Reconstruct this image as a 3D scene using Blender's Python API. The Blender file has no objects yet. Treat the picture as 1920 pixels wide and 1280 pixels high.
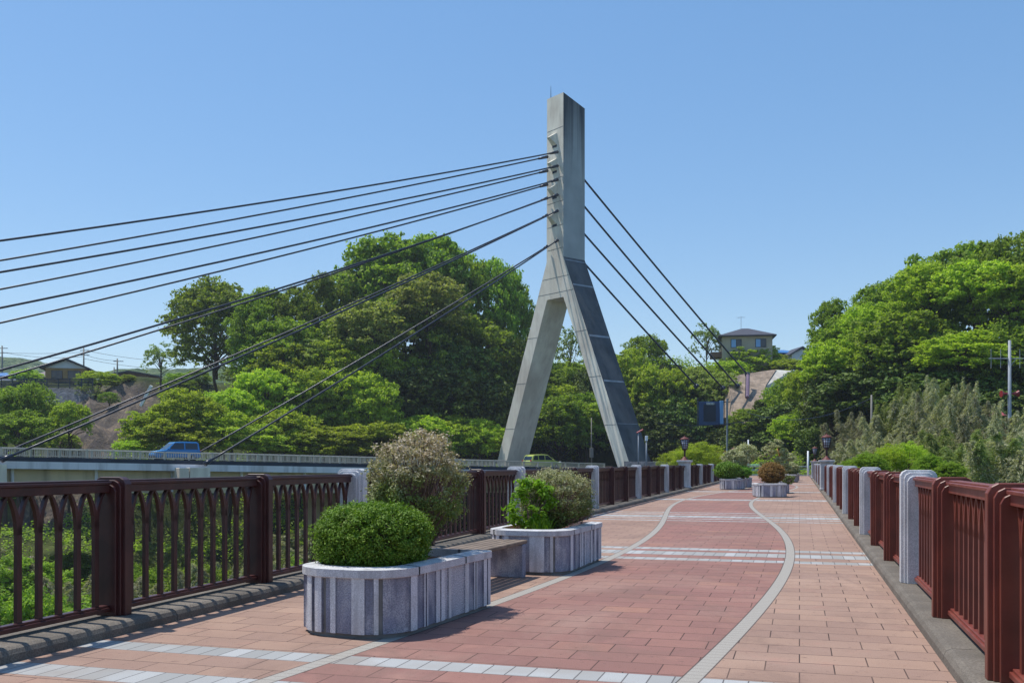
import bpy, math, random
import numpy as np
from mathutils import Vector, Matrix, noise
R = math.radians
random.seed(7)
sc = bpy.context.scene
COL = bpy.data.collections.new("bridge_park"); sc.collection.children.link(COL)

# ---------------------------------------------------------------- camera frame (metres; deck z = 0, +Y along the footbridge)
PSI = math.atan(539/1800.0); CS, SN = math.cos(PSI), math.sin(PSI)
EYE = 1.15; F = 1800.0; VH = 866.9
def W(xc, zc, z=0.0): return Vector((xc*CS - zc*SN, xc*SN + zc*CS, z))
def P(u, v, zc): return W((u-960)/F*zc, zc, EYE-(v-VH)/F*zc)
def G(u, v, z=0.0):
    zc = (EYE-z)*F/(v-VH); return P(u, v, zc)
# road frame: a along the road bridge, b across it
TD = 118.0; AL = R(39); CA, SA = math.cos(AL), math.sin(AL); TX = 96.3/1800*TD
def RB(a, b, z=0.0): return W(TX + a*CA - b*SA, TD + a*SA + b*CA, z)
def road_z(a): return 0.36 - 0.019*a if a < 0 else 0.36 - 0.004*a
def hit_b(u, b):                       # a where the ray of column u meets the vertical plane b
    k = (u-960)/F
    return -( (TX - b*SA) - k*(TD + b*CA) )/(CA - k*SA)
def depth_ab(a, b): return TD + a*SA + b*CA

# ---------------------------------------------------------------- tagging / linking
def tag(o, label=None, cat=None, group=None, kind=None):
    if label: o['label'] = label
    if cat: o['category'] = cat
    if group: o['group'] = group
    if kind: o['kind'] = kind
    return o
def empty(name, loc=(0,0,0), rz=0, label=None, cat=None, group=None):
    o = bpy.data.objects.new(name, None); COL.objects.link(o)
    o.location = loc; o.rotation_euler = (0,0,rz); o.empty_display_size = .2
    return tag(o, label, cat, group)
def copy_tree(o, parent=None):
    c = o.copy(); COL.objects.link(c); c.parent = parent
    for ch in list(o.children): copy_tree(ch, c)
    return c
def link_mesh(name, me, parent=None, loc=(0,0,0), rot=(0,0,0), scale=(1,1,1)):
    o = bpy.data.objects.new(name, me); COL.objects.link(o)
    o.parent = parent; o.location = loc; o.rotation_euler = rot; o.scale = scale
    return o

class MB:
    def __init__(s): s.v=[]; s.f=[]; s.m=[]
    def add(s, vs, fs, mi=0):
        n=len(s.v); s.v += [tuple(v) for v in vs]
        s.f += [tuple(i+n for i in f) for f in fs]; s.m += [mi]*len(fs); return s
    def box(s, c, d, rz=0, mi=0, taper=1.0):
        x,y,z=d[0]/2,d[1]/2,d[2]/2; cr,sr=math.cos(rz),math.sin(rz); vs=[]
        for dz,t in ((-z,1),(z,taper)):
            for dx,dy in ((-x,-y),(x,-y),(x,y),(-x,y)):
                dx2,dy2=dx*t,dy*t
                vs.append((c[0]+dx2*cr-dy2*sr, c[1]+dx2*sr+dy2*cr, c[2]+dz))
        return s.add(vs,[(3,2,1,0),(4,5,6,7),(0,1,5,4),(1,2,6,5),(2,3,7,6),(3,0,4,7)],mi)
    def prism(s, poly, fn0, fn1, mi=0, caps=True):
        """poly of 2d points mapped by fn0 / fn1 to the two end faces"""
        n=len(poly); vs=[fn0(*p) for p in poly]+[fn1(*p) for p in poly]
        fs=[(i,(i+1)%n,(i+1)%n+n,i+n) for i in range(n)]
        if caps: fs += [tuple(range(n-1,-1,-1)), tuple(range(n,2*n))]
        return s.add(vs,fs,mi)
    def tube(s, pts, r, n=8, mi=0, caps=True):
        pts=[Vector(p) for p in pts]; m=len(pts)
        rs = r if isinstance(r,(list,tuple)) else [r]*m
        vs=[]; up=None
        for i,p in enumerate(pts):
            t=(pts[min(i+1,m-1)]-pts[max(i-1,0)]).normalized()
            if up is None:
                up = Vector((0,0,1)) if abs(t.z)<.9 else Vector((1,0,0))
            x=t.cross(up).normalized(); y=x.cross(t).normalized(); up=y
            for k in range(n):
                a=2*math.pi*k/n; vs.append(p+(x*math.cos(a)+y*math.sin(a))*rs[i])
        fs=[(i*n+k,i*n+(k+1)%n,(i+1)*n+(k+1)%n,(i+1)*n+k) for i in range(m-1) for k in range(n)]
        if caps: fs += [tuple(range(n-1,-1,-1)), tuple(range((m-1)*n,m*n))]
        return s.add(vs,fs,mi)
    def lathe(s, prof, c=(0,0,0), n=16, mi=0):
        vs=[(c[0]+r*math.cos(2*math.pi*k/n), c[1]+r*math.sin(2*math.pi*k/n), c[2]+z) for r,z in prof for k in range(n)]
        m=len(prof)
        fs=[(i*n+k,i*n+(k+1)%n,(i+1)*n+(k+1)%n,(i+1)*n+k) for i in range(m-1) for k in range(n)]
        fs += [tuple(range(n-1,-1,-1)), tuple(range((m-1)*n,m*n))]
        return s.add(vs,fs,mi)
    def mesh(s, name, mats, bevel=0, smooth=False):
        me=bpy.data.meshes.new(name); me.from_pydata(s.v,[],s.f)
        for mt in (mats if isinstance(mats,(list,tuple)) else [mats]): me.materials.append(mt)
        me.polygons.foreach_set('material_index', s.m)
        if smooth: me.polygons.foreach_set('use_smooth',[True]*len(s.f))
        me.update()
        import bmesh
        bm=bmesh.new(); bm.from_mesh(me)
        bmesh.ops.recalc_face_normals(bm, faces=bm.faces)
        if bevel>0:
            es=[e for e in bm.edges if len(e.link_faces)==2 and e.calc_face_angle(0)>.5]
            bmesh.ops.bevel(bm, geom=es, offset=bevel, segments=1, profile=.5, affect='EDGES', clamp_overlap=True)
        bm.to_mesh(me); bm.free(); return me
    def build(s, name, mats, parent=None, bevel=0, smooth=False, loc=(0,0,0), rot=(0,0,0), scale=(1,1,1)):
        return link_mesh(name, s.mesh(name,mats,bevel,smooth), parent, loc, rot, scale)

# ---------------------------------------------------------------- materials
def lin(c):
    return tuple((x/255/12.92 if x/255<=.04045 else ((x/255+.055)/1.055)**2.4) for x in c)
class NT:
    def __init__(s, name):
        s.mat=bpy.data.materials.new(name); s.mat.use_nodes=True; s.t=s.mat.node_tree
        s.b=s.t.nodes['Principled BSDF']; s.out=s.t.nodes['Material Output']
        s.tc=None
    def n(s, typ, **kw):
        nd=s.t.nodes.new(typ)
        for k,v in kw.items(): setattr(nd,k,v)
        return nd
    def put(s, sock, val):
        if isinstance(val, bpy.types.NodeSocket): s.t.links.new(val, sock)
        elif isinstance(val,(tuple,list)) and len(val)==3 and sock.type=='RGBA': sock.default_value=(*val,1)
        else: sock.default_value=val
    def coord(s, kind='Object'):
        if s.tc is None: s.tc=s.n('ShaderNodeTexCoord')
        return s.tc.outputs[kind]
    def m(s, op, a, b=0.0, c=0.0):
        nd=s.n('ShaderNodeMath', operation=op)
        s.put(nd.inputs[0],a); s.put(nd.inputs[1],b)
        if len(nd.inputs)>2: s.put(nd.inputs[2],c)
        return nd.outputs[0]
    def noise(s, scale, detail=4, rough=.55, vec=None, out='Fac', dist=0):
        nd=s.n('ShaderNodeTexNoise'); s.put(nd.inputs['Vector'], vec or s.coord())
        nd.inputs['Scale'].default_value=scale; nd.inputs['Detail'].default_value=detail
        nd.inputs['Roughness'].default_value=rough; nd.inputs['Distortion'].default_value=dist
        return nd.outputs[out]
    def mapv(s, vec, scale=(1,1,1), loc=(0,0,0)):
        nd=s.n('ShaderNodeMapping'); s.put(nd.inputs['Vector'],vec)
        nd.inputs['Scale'].default_value=scale; nd.inputs['Location'].default_value=loc; return nd.outputs[0]
    def ramp(s, fac, stops):
        nd=s.n('ShaderNodeValToRGB'); s.put(nd.inputs[0],fac); cr=nd.color_ramp
        while len(cr.elements)<len(stops): cr.elements.new(.5)
        for e,(p,c) in zip(cr.elements,stops):
            e.position=p; e.color=(*c,1) if isinstance(c,(tuple,list)) else (c,c,c,1)
        return nd.outputs[0]
    def mix(s, fac, a, b, mode='MIX'):
        nd=s.n('ShaderNodeMix', data_type='RGBA', blend_type=mode)
        s.put(nd.inputs['Factor'],fac); s.put(nd.inputs[6],a); s.put(nd.inputs[7],b); return nd.outputs[2]
    def bump(s, h, strength=.3, dist=.01):
        nd=s.n('ShaderNodeBump'); s.put(nd.inputs['Height'],h)
        nd.inputs['Strength'].default_value=strength; nd.inputs['Distance'].default_value=dist
        s.t.links.new(nd.outputs[0], s.b.inputs['Normal'])
    def set(s, color=None, rough=None, metal=None, spec=None):
        if color is not None: s.put(s.b.inputs['Base Color'],color)
        if rough is not None: s.put(s.b.inputs['Roughness'],rough)
        if metal is not None: s.put(s.b.inputs['Metallic'],metal)
        if spec is not None: s.put(s.b.inputs['Specular IOR Level'],spec)
        return s.mat

def worn(name, c, var=.25, scale=3, rough=.8, streak=0, bump=.15, bscale=60, bdist=.004, spec=.3, fine=0, samt=.75, blot=None):
    t=NT(name); c=lin(c) if max(c)>1 else c
    dark=tuple(x*(1-var) for x in c); lite=tuple(min(.9,x*(1+var*.6)) for x in c)
    col=t.ramp(t.noise(scale,6), [(.3,dark),(.7,lite)])
    if streak:
        s=t.noise(1.0,5,vec=t.mapv(t.coord(),(streak,streak,.12*streak)))
        col=t.mix(t.ramp(s,[(.5,0.0),(.72,samt)]), col, tuple(x*.42 for x in c))
    if blot:
        col=t.mix(t.ramp(t.noise(blot[0],5,.6,vec=t.mapv(t.coord(),(1,1,.45))),[(.44,0.0),(.62,blot[2])]),col,lin(blot[1]))
    if fine:
        f=t.noise(fine,2,vec=t.coord())
        col=t.mix(t.ramp(f,[(.42,0.6),(.58,0.0)]), col, tuple(x*.45 for x in c))
    t.bump(t.noise(bscale,3),bump,bdist)
    return t.set(col,rough,spec=spec)

M={}
M['white_stone']=worn('pale_aggregate_concrete',(218,217,218),.22,2.5,.85,streak=9,bump=.5,bscale=140,bdist=.004,fine=170)
M['white_smooth']=worn('pale_smooth_concrete',(236,236,240),.14,3,.75,streak=12,bump=.3,bscale=60,fine=150,samt=.55,blot=(6,(150,142,130),.4))
M['aggregate']=worn('dark_exposed_aggregate',(158,160,176),.4,4,.9,streak=6,bump=1,bscale=110,bdist=.008,fine=120,samt=.9,blot=(3.2,(222,220,222),.85))
M['plinth']=worn('plinth_concrete',(140,138,134),.3,4,.9)
M['kerb']=worn('kerb_concrete',(122,114,104),.35,2.2,.9,bump=.6,bscale=120,bdist=.005,fine=90)
M['brown_steel']=worn('sunlit_brown_painted_steel',(120,57,42),.28,5,.42,bump=.08,bscale=40,spec=.5,blot=(6,(96,40,34),.5))  # right railing steel, its sunlit tone put into the base colour
M['brown_shaded']=worn('shaded_brown_painted_steel',(62,29,30),.3,6,.4,bump=.08,bscale=40,spec=.5,blot=(7,(96,52,44),.35))  # same brown for the left railing, colour darkened for its shaded faces
M['brown_rail']=worn('sunlit_brown_rail_steel',(122,58,48),.22,4,.42,bump=.06,spec=.5,blot=(9,(152,92,76),.4))  # right railing rails, sunlit tone put into the colour as well
M['lamp_red']=worn('rust_red_lamp_paint',(108,58,52),.3,12,.55)
M['lamp_dark']=worn('dark_lamp_paint',(58,40,44),.2,12,.5)
M['soil']=worn('dry_planting_soil',(150,100,66),.4,30,1,bump=.8,bscale=90,bdist=.02)
M['wood']=worn('weathered_bench_wood',(128,112,98),.35,9,.8,streak=0,bump=.4,bscale=50)
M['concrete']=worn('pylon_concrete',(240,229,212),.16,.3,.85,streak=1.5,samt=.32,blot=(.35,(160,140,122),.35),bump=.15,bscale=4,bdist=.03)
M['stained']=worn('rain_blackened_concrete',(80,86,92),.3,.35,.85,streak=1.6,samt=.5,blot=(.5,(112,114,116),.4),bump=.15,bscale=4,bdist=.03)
M['stripe']=worn('pale_lift_joint',(150,158,168),.25,1.2,.85)
M['beam_white']=worn('grey_white_edge_beam',(222,222,226),.14,.4,.8,streak=1.2)
M['beam_dark']=worn('dark_kerb_band',(54,62,76),.3,.6,.85)
M['girder']=worn('tan_girder_concrete',(206,190,160),.18,.4,.85,streak=.7)
M['rail_cream']=worn('cream_painted_rail',(190,184,168),.15,2,.6)
M['cable']=worn('dark_cable_sheath',(26,36,56),.2,3,.35,spec=.5)
M['asphalt']=worn('road_asphalt',(78,78,80),.2,1,.92)
M['steel_grey']=worn('galvanised_steel',(150,156,164),.15,6,.45)
M['pole_conc']=worn('utility_pole_concrete',(140,136,128),.2,3,.85)
M['bark']=worn('tree_bark',(84,70,58),.35,3,.95,bump=.6,bscale=14,bdist=.05)
M['twig']=worn('grey_twig',(118,98,88),.3,20,.9)
M['black']=worn('dark_rubber',(22,22,24),.2,10,.7)
M['glass_dark']=NT('dark_window_glass').set(lin((34,46,58)),.08,spec=.6)
M['wall_beige']=worn('beige_render_wall',(170,163,146),.12,.8,.85)
M['wall_ochre']=worn('ochre_plank_wall',(160,128,82),.18,.8,.85)
M['wall_white']=worn('white_gable_board',(214,218,224),.08,1,.8)
M['wall_brown']=worn('brown_sheet_wall',(120,92,78),.2,.8,.85)
M['roof_dark']=worn('dark_grey_roof_tile',(74,74,82),.2,1.5,.6)
M['roof_blue']=worn('blue_sheet_roof',(66,120,176),.15,1,.5)
M['stonewall']=worn('grey_masonry_wall',(104,108,116),.4,1.2,.95,bump=.8,bscale=2,bdist=.2)
M['slab']=worn('brownish_sprayed_concrete',(156,138,120),.4,.5,.95,streak=.8,bump=.8,bscale=1.6,bdist=.3)
M['white_paint']=NT('white_paint').set(lin((226,230,232)),.45)
M['red_paint']=NT('red_paint').set(lin((140,34,38)),.4)
M['pinkred']=NT('faded_red_plastic').set(lin((198,92,96)),.5)
M['blue_board']=NT('blue_sign_board').set(lin((20,66,112)),.4)
M['blue_light']=NT('light_blue_sign_side').set(lin((120,170,220)),.45)
M['sign_frame']=NT('dark_steel_frame').set(lin((40,52,66)),.5)
M['car_blue']=NT('metallic_blue_paint').set(lin((44,128,190)),.22,metal=.2,spec=.6)
M['car_green']=NT('pale_green_car_paint').set(lin((178,188,92)),.25,metal=.1,spec=.6)
M['tyre']=M['black']
M['lamp_red_lens']=NT('tail_lamp_red').set(lin((190,40,24)),.3)
M['lamp_clear']=NT('head_lamp_clear').set(lin((200,206,214)),.15)
M['terr']=None

def leaf_mat(name, c1, c2, c3=None, zgrad=None, trans=.5, rough=.6, nscale=.6, spec=.25):
    t=NT(name); c1,c2=lin(c1),lin(c2); c3=lin(c3) if c3 else c2
    g=t.n('ShaderNodeNewGeometry'); oi=t.n('ShaderNodeObjectInfo')
    r=t.ramp(g.outputs['Random Per Island'],[(0,c1),(.6,c2),(1,c3)])
    nz=t.noise(nscale,3)
    hsv=t.n('ShaderNodeHueSaturation'); t.put(hsv.inputs['Color'],r)
    t.put(hsv.inputs['Hue'], t.m('ADD',.485,t.m('MULTIPLY',oi.outputs['Random'],.03)))
    t.put(hsv.inputs['Value'], t.m('ADD',t.m('MULTIPLY',nz,.6),t.m('MULTIPLY_ADD',oi.outputs['Random'],.5,.5)))
    col=hsv.outputs[0]
    if zgrad:
        sep=t.n('ShaderNodeSeparateXYZ'); t.put(sep.inputs[0],t.coord())
        f=t.ramp(t.m('ADD',t.m('MULTIPLY',t.m('SUBTRACT',sep.outputs[2],zgrad[0]),1/(zgrad[1]-zgrad[0])),t.m('MULTIPLY',t.m('SUBTRACT',nz,.5),1.2)),[(.15,0.0),(.85,1.0)])
        col=t.mix(f, lin(zgrad[2]), col)
    t.set(col,rough,spec=spec)
    tr=t.n('ShaderNodeBsdfTranslucent'); t.put(tr.inputs['Color'], t.mix(1.0,col,(1.15,1.25,.55),'MULTIPLY'))
    mx=t.n('ShaderNodeMixShader'); mx.inputs[0].default_value=trans
    t.t.links.new(t.b.outputs[0],mx.inputs[1]); t.t.links.new(tr.outputs[0],mx.inputs[2])
    t.t.links.new(mx.outputs[0],t.out.inputs['Surface'])
    return t.mat
L={}
L['mid']=leaf_mat('broadleaf_green',(104,128,40),(134,156,52),(160,178,72),nscale=1.2)
L['bright']=leaf_mat('maple_spring_green',(132,154,36),(162,180,54),(188,200,82),nscale=1.2)
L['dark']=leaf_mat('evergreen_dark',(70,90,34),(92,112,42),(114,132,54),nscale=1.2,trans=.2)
L['pale']=leaf_mat('pale_new_leaf',(110,136,60),(140,160,86),(160,172,110),nscale=1.2)
L['bronze']=leaf_mat('olive_bronze_leaf',(122,138,64),(152,160,86),(176,176,108),nscale=1.2)
L['bamboo']=leaf_mat('dry_bamboo_leaf',(126,126,98),(160,158,130),(196,188,164),nscale=1.5,trans=.45)
L['bamboo_green']=leaf_mat('bamboo_green_leaf',(100,118,58),(136,146,84),(168,168,114),nscale=1.5,trans=.45)
L['ball']=leaf_mat('clipped_yew_green',(78,116,30),(112,150,48),(144,178,74),nscale=8,trans=.25)
L['ashrub']=leaf_mat('ashy_shrub_leaf',(146,130,106),(188,172,148),(216,202,182),zgrad=(.4,.9,(122,136,74)),nscale=6,trans=.25)
L['oshrub']=leaf_mat('olive_grey_shrub_leaf',(128,130,90),(168,168,126),(198,192,158),zgrad=(.1,.6,(112,124,66)),nscale=6,trans=.25)
L['lime']=leaf_mat('fresh_lime_leaf',(98,150,24),(128,180,44),(150,194,70),nscale=6,trans=.4)
L['rustball']=leaf_mat('rusty_brown_shrub_leaf',(112,88,48),(146,108,60),(164,134,82),nscale=6,trans=.2)

# ---------------------------------------------------------------- leaf clouds
def quads_mesh(name, pos, nrm, size, aspect, mat, rng, droop=0, tan=None):
    n=len(pos)
    rnd=rng.normal(size=(n,3))
    t=np.cross(nrm,rnd); t/= (np.linalg.norm(t,axis=1,keepdims=True)+1e-9)
    if tan is not None: t=tan
    if droop: 
        t[:,2]-=droop; t/= (np.linalg.norm(t,axis=1,keepdims=True)+1e-9)
    b=np.cross(nrm,t); b/= (np.linalg.norm(b,axis=1,keepdims=True)+1e-9)
    s=size*(.6+.7*rng.random((n,1)))
    L_=t*s; B_=b*s*aspect
    v=np.empty((n,4,3)); v[:,0]=pos-L_; v[:,1]=pos+B_-L_*.1; v[:,2]=pos+L_; v[:,3]=pos-B_-L_*.1
    me=bpy.data.meshes.new(name)
    me.vertices.add(4*n); me.vertices.foreach_set('co',v.astype(np.float32).ravel())
    me.loops.add(4*n); me.loops.foreach_set('vertex_index',np.arange(4*n,dtype=np.int32))
    me.polygons.add(n); me.polygons.foreach_set('loop_start',np.arange(0,4*n,4,dtype=np.int32))
    me.polygons.foreach_set('loop_total',np.full(n,4,dtype=np.int32))
    me.materials.append(mat); me.update(calc_edges=True); return me
def clumps_to_leaves(C, Rd, each, rng, up=.5, topbias=.75, shell=.55, sub=0):
    if sub:
        n0=len(C); k=np.repeat(np.arange(n0),sub); d=rng.normal(size=(n0*sub,3)); d/=np.linalg.norm(d,axis=1,keepdims=True)
        f=rng.random(n0*sub)<.7; d[:,2]=np.where(f,np.abs(d[:,2]),d[:,2])
        C=C[k]+d*Rd[k]*(.55+.55*rng.random((n0*sub,1))); m_=Rd[k].mean(1,keepdims=True); Rd=np.hstack([m_,m_,m_*.85])*(.30+.42*rng.random((n0*sub,1))); each=max(4,each//sub); shell=.25
    n=len(C); idx=np.repeat(np.arange(n),each); N=len(idx)
    d=rng.normal(size=(N,3)); d/=np.linalg.norm(d,axis=1,keepdims=True)
    flip=rng.random(N)<topbias; d[:,2]=np.where(flip,np.abs(d[:,2]),d[:,2])
    r=(shell+(1-shell)*rng.random((N,1)))*(1+.25*rng.normal(size=(N,1))*.6)
    pos=C[idx]+d*r*Rd[idx]
    nr=d*.6+np.array([0,0,up])+rng.normal(size=(N,3))*.45
    nr/=np.linalg.norm(nr,axis=1,keepdims=True)
    return pos,nr
def crown_broad(name, seed, mat, nc=170, each=95, leaf=.055, flat=.5, cr=.24, open_=0.0, bottom=.35, aspect=.6, conic=0):
    """unit crown: radius about 1, z 0..2"""
    rng=np.random.default_rng(seed)
    d=rng.normal(size=(nc,3)); d/=np.linalg.norm(d,axis=1,keepdims=True)
    d[:,2]=np.where(d[:,2]<-bottom,-d[:,2],d[:,2])
    r=.45+.55*rng.random((nc,1))**.6
    # lumpy outline from a few large lobes
    lob=rng.normal(size=(7,3)); lob/=np.linalg.norm(lob,axis=1,keepdims=True)
    bump=np.max(d@lob.T,axis=1,keepdims=True)
    r*=.78+.3*np.clip(bump,0,1)
    C=d*r
    if conic: C[:,:2]*=(1-conic*np.clip((C[:,2:3]+1)/2,0,1))
    C[:,2]+=.95
    rr=cr*(.6+.8*rng.random((nc,1))); Rd=np.hstack([rr,rr,rr*flat])
    keep=rng.random(nc)>open_; C=C[keep]; Rd=Rd[keep]
    pos,nr=clumps_to_leaves(C,Rd,each,rng,up=.32,sub=6)
    return quads_mesh(name,pos,nr,leaf,aspect,mat,rng), C
def crown_plumes(name, seed, mat, stems=26, leaf=.05, spread=.75, aspect=.17):
    """bamboo: tapering plumes made of arching sprays that carry narrow leaves"""
    rng=np.random.default_rng(seed); PP=[];TT=[];ST=[]
    for s_ in range(stems):
        a=rng.random()*6.283; q=spread*math.sqrt(rng.random()); x,y=q*math.cos(a),q*math.sin(a)
        H=(1.15+.85*rng.random())*(1-.2*q); lx,ly=rng.normal()*.26+x*.3, rng.normal()*.26+y*.3; ST.append((x,y,0))
        nf=118
        f=rng.random(nf)**.8; az=rng.random(nf)*6.283; Rr=(.62*(1-f)**.7+.05)*(.4+.8*rng.random(nf))
        for k in range(nf):
            m=26; u_=rng.random(m)**.7
            ox,oy=x+lx*f[k]**2,y+ly*f[k]**2; dx,dy=math.cos(az[k]),math.sin(az[k])
            px=ox+dx*Rr[k]*u_+rng.normal(size=m)*.018; py=oy+dy*Rr[k]*u_+rng.normal(size=m)*.018
            pz=.02+f[k]*H+.10*u_-.17*u_**2.2+rng.normal(size=m)*.012
            PP.append(np.stack([px,py,pz],-1))
            t_=np.stack([dx+rng.normal(size=m)*.45,dy+rng.normal(size=m)*.45,.25-.9*u_+rng.normal(size=m)*.25],-1); TT.append(t_)
    P_=np.concatenate(PP);T_=np.concatenate(TT); T_/=np.linalg.norm(T_,axis=1,keepdims=True)
    N_=np.cross(T_,rng.normal(size=T_.shape)); N_/=np.linalg.norm(N_,axis=1,keepdims=True)
    return quads_mesh(name,P_,N_,leaf,aspect,mat,rng,tan=T_), ST
def trunk_mesh(name, seed, C, r0=.06, limbs=12, top=.55):
    """unit trunk: z 0..1 is ground..crown base, crown coords continue above at z-1 (crown z scaled later)"""
    rnd=random.Random(seed); mb=MB()
    pts=[(rnd.uniform(-.03,.03)*i, rnd.uniform(-.03,.03)*i, i/4) for i in range(5)]
    pts[0]=(0,0,0)
    mb.tube(pts,[r0*1.3,r0,r0*.9,r0*.8,r0*.7],8)
    return mb.mesh(name,M['bark'],smooth=True)
def limbs_mesh(name, seed, C, r0=.045, limbs=16):
    rnd=random.Random(seed); mb=MB(); C=[tuple(c) for c in C]; rnd.shuffle(C)
    mb.tube([(0,0,-.02),(.03,.02,.4),(-.02,.04,.8),(.02,0,1.25)],[r0,r0*.8,r0*.5,r0*.2],7)
    for c in C[:limbs]:
        z0=max(.02,min(.9,c[2]*.55-rnd.random()*.2)); mid=(c[0]*.45,c[1]*.45,z0+(c[2]-z0)*.65)
        mb.tube([(0,0,z0),mid,(c[0]*.95,c[1]*.95,c[2])],[r0*.5,r0*.3,r0*.08],5)
    return mb.mesh(name,M['bark'],smooth=True)

PROTO={}
def proto(key, kinds):
    PROTO[key]=kinds
def mk_broad(key, mat, seeds, **kw):
    out=[]
    for s in seeds:
        me,C=crown_broad('crown',s,mat,**kw)
        out.append((me, trunk_mesh('trunk',s,C), limbs_mesh('limb',s,C)))
    PROTO[key]=out
mk_broad('mid',L['mid'],(1,2,3,4),nc=185,each=125,flat=.62,leaf=.036,cr=.205,open_=.15,bottom=.55)
mk_broad('bright',L['bright'],(11,12,13,14),nc=175,each=140,flat=.58,cr=.22,leaf=.038,aspect=.55)
mk_broad('dark',L['dark'],(21,22),nc=180,each=120,flat=.65,leaf=.045)
mk_broad('open',L['mid'],(31,),nc=330,each=90,flat=.5,cr=.19,leaf=.033,bottom=.7)
mk_broad('pale',L['pale'],(41,42),nc=80,each=55,flat=.6,cr=.17,leaf=.04)
mk_broad('bronze',L['bronze'],(51,),nc=130,each=130,flat=.45,cr=.26,leaf=.042)
mk_broad('nearmid',L['mid'],(61,),nc=300,each=190,flat=.6,cr=.2,leaf=.028,aspect=.5)
mk_broad('nearbright',L['bright'],(71,),nc=110,each=260,flat=.8,cr=.34,leaf=.03,aspect=.45,open_=.15)
def mk_plume(key, mat, seeds, **kw):
    out=[]
    for s in seeds:
        me,C=crown_plumes('crown',s,mat,**kw)
        rnd=random.Random(s); mb=MB()
        for c in C: mb.tube([(c[0],c[1],-.3),(c[0],c[1],1.1)],[.012,.006],5)
        stems=mb.mesh('culm',M['bark'])
        out.append((me,stems,None))
    PROTO[key]=out
mk_plume('bamboo',L['bamboo'],(81,82,83),leaf=.04,stems=13)
mk_plume('bamboog',L['bamboo_green'],(91,92),leaf=.04,stems=13)

# ---------------------------------------------------------------- terrain
CP=[(0,10,-15),(-20,20,-14),(20,5,-15),(-40,32,-13),(-60,45,-12),(-30,52,-15),(-10,40,-16),(-85,62,-12),(-55,74,-15),(-20,84,-16),(4,88,-14),
 (10,60,-16),(15,40,-15),(16,74,-12),(-5,100,-12),(22,96,-1.2),(27,90,-.4),(30,100,-.3),(14,109,-1.5),(20,118,-.4),(30,126,-.3),(-4,130,-.5),(8,131,-.5),(18,136,-.2),(45,136,-.3),
 (0,160,17),(12,165,18),(26,158,17),(45,158,19),(60,150,18),(-16,152,14),(-16,168,18),(38,150,14),
 (-62,128,.5),(-62,116,-8),(-44,130,0),(-40,116,-10),(-22,124,-4),(-85,124,-3),(-100,110,-6),(-64,145,6),(-60,158,11.5),(-46,150,8.5),(-84,152,11),(-30,145,8),
 (-90,172,15.5),(-62,172,16),(-110,165,15),(-38,170,16),(-80,185,16),(-60,190,16.5),
 (35,92,-.2),(45,80,-2),(45,62,-8),(60,72,-3),(30,50,-14),(50,104,5),(70,104,9),(82,84,5),(42,114,4),(60,50,-9),(92,60,-4),(52,126,12),(80,120,14),(40,30,-14),(70,30,-12),
 (0,320,20),(-200,320,24),(200,320,26),(-220,160,14),(220,120,12),(220,20,-4),(-220,40,-10),(0,-60,-12),(150,-60,-8),(-150,-60,-10),(0,900,22),(-900,600,20),(900,600,24),(900,-200,10),(-900,-200,10),(0,-900,10)]
CPA=np.array(CP,dtype=float)
def terr_np(xc,zc):
    d2=(xc[...,None]-CPA[:,0])**2+(zc[...,None]-CPA[:,1])**2+4.0
    w=d2**-1.9
    return (w*CPA[:,2]).sum(-1)/w.sum(-1)
def terr(xc,zc): return float(terr_np(np.array([xc]),np.array([zc]))[0])
def slide_mask(xc,zc,z):
    u=960+F*xc/zc; v=VH-(z-EYE)*F/zc
    cx=152+ (855-v)*.62; hw=62+ (855-v)*.10
    m=np.clip(1.25-np.abs(u-cx)/hw,0,1)*3
    m=np.clip(m,0,1)*np.clip((v-716)/8,0,1)*np.clip((zc-108)/6,0,1)*np.clip((175-zc)/6,0,1)
    return m
def axis(lo,hi,step,far,ratio=1.18):
    a=list(np.arange(lo,hi+.01,step)); s=step; x=hi
    while x<far: s*=ratio; x+=s; a.append(x)
    s=step; x=lo; pre=[]
    while x>-far: s*=ratio; x-=s; pre.append(x)
    return np.array(pre[::-1]+a)
ax=axis(-110,100,1.0,6000); az=axis(-10,185,1.15,6000)
XC,ZC=np.meshgrid(ax,az)
ZZ=terr_np(XC,ZC)
def fbm(x,y,s,o=0): 
    return noise.fractal(Vector((x/s+o,y/s,o*1.7)),1.0,2.0,4)
msk=slide_mask(XC,ZC,ZZ)
flat=np.zeros(ZZ.shape)
nz=np.zeros(ZZ.shape)
for i in range(ZZ.shape[0]):
    for j in range(ZZ.shape[1]):
        if abs(XC[i,j])<140 and -10<ZC[i,j]<220:
            nz[i,j]=fbm(XC[i,j],ZC[i,j],9)*.7
            if msk[i,j]>0:
                x_,z_=XC[i,j],ZC[i,j]
                nz[i,j]+=msk[i,j]*(-1.0+2.6*abs(fbm(x_*1.5+z_*.35,z_*.35,5,3))+.9*fbm(x_*1.2,z_*.8,1.7,7))
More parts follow.
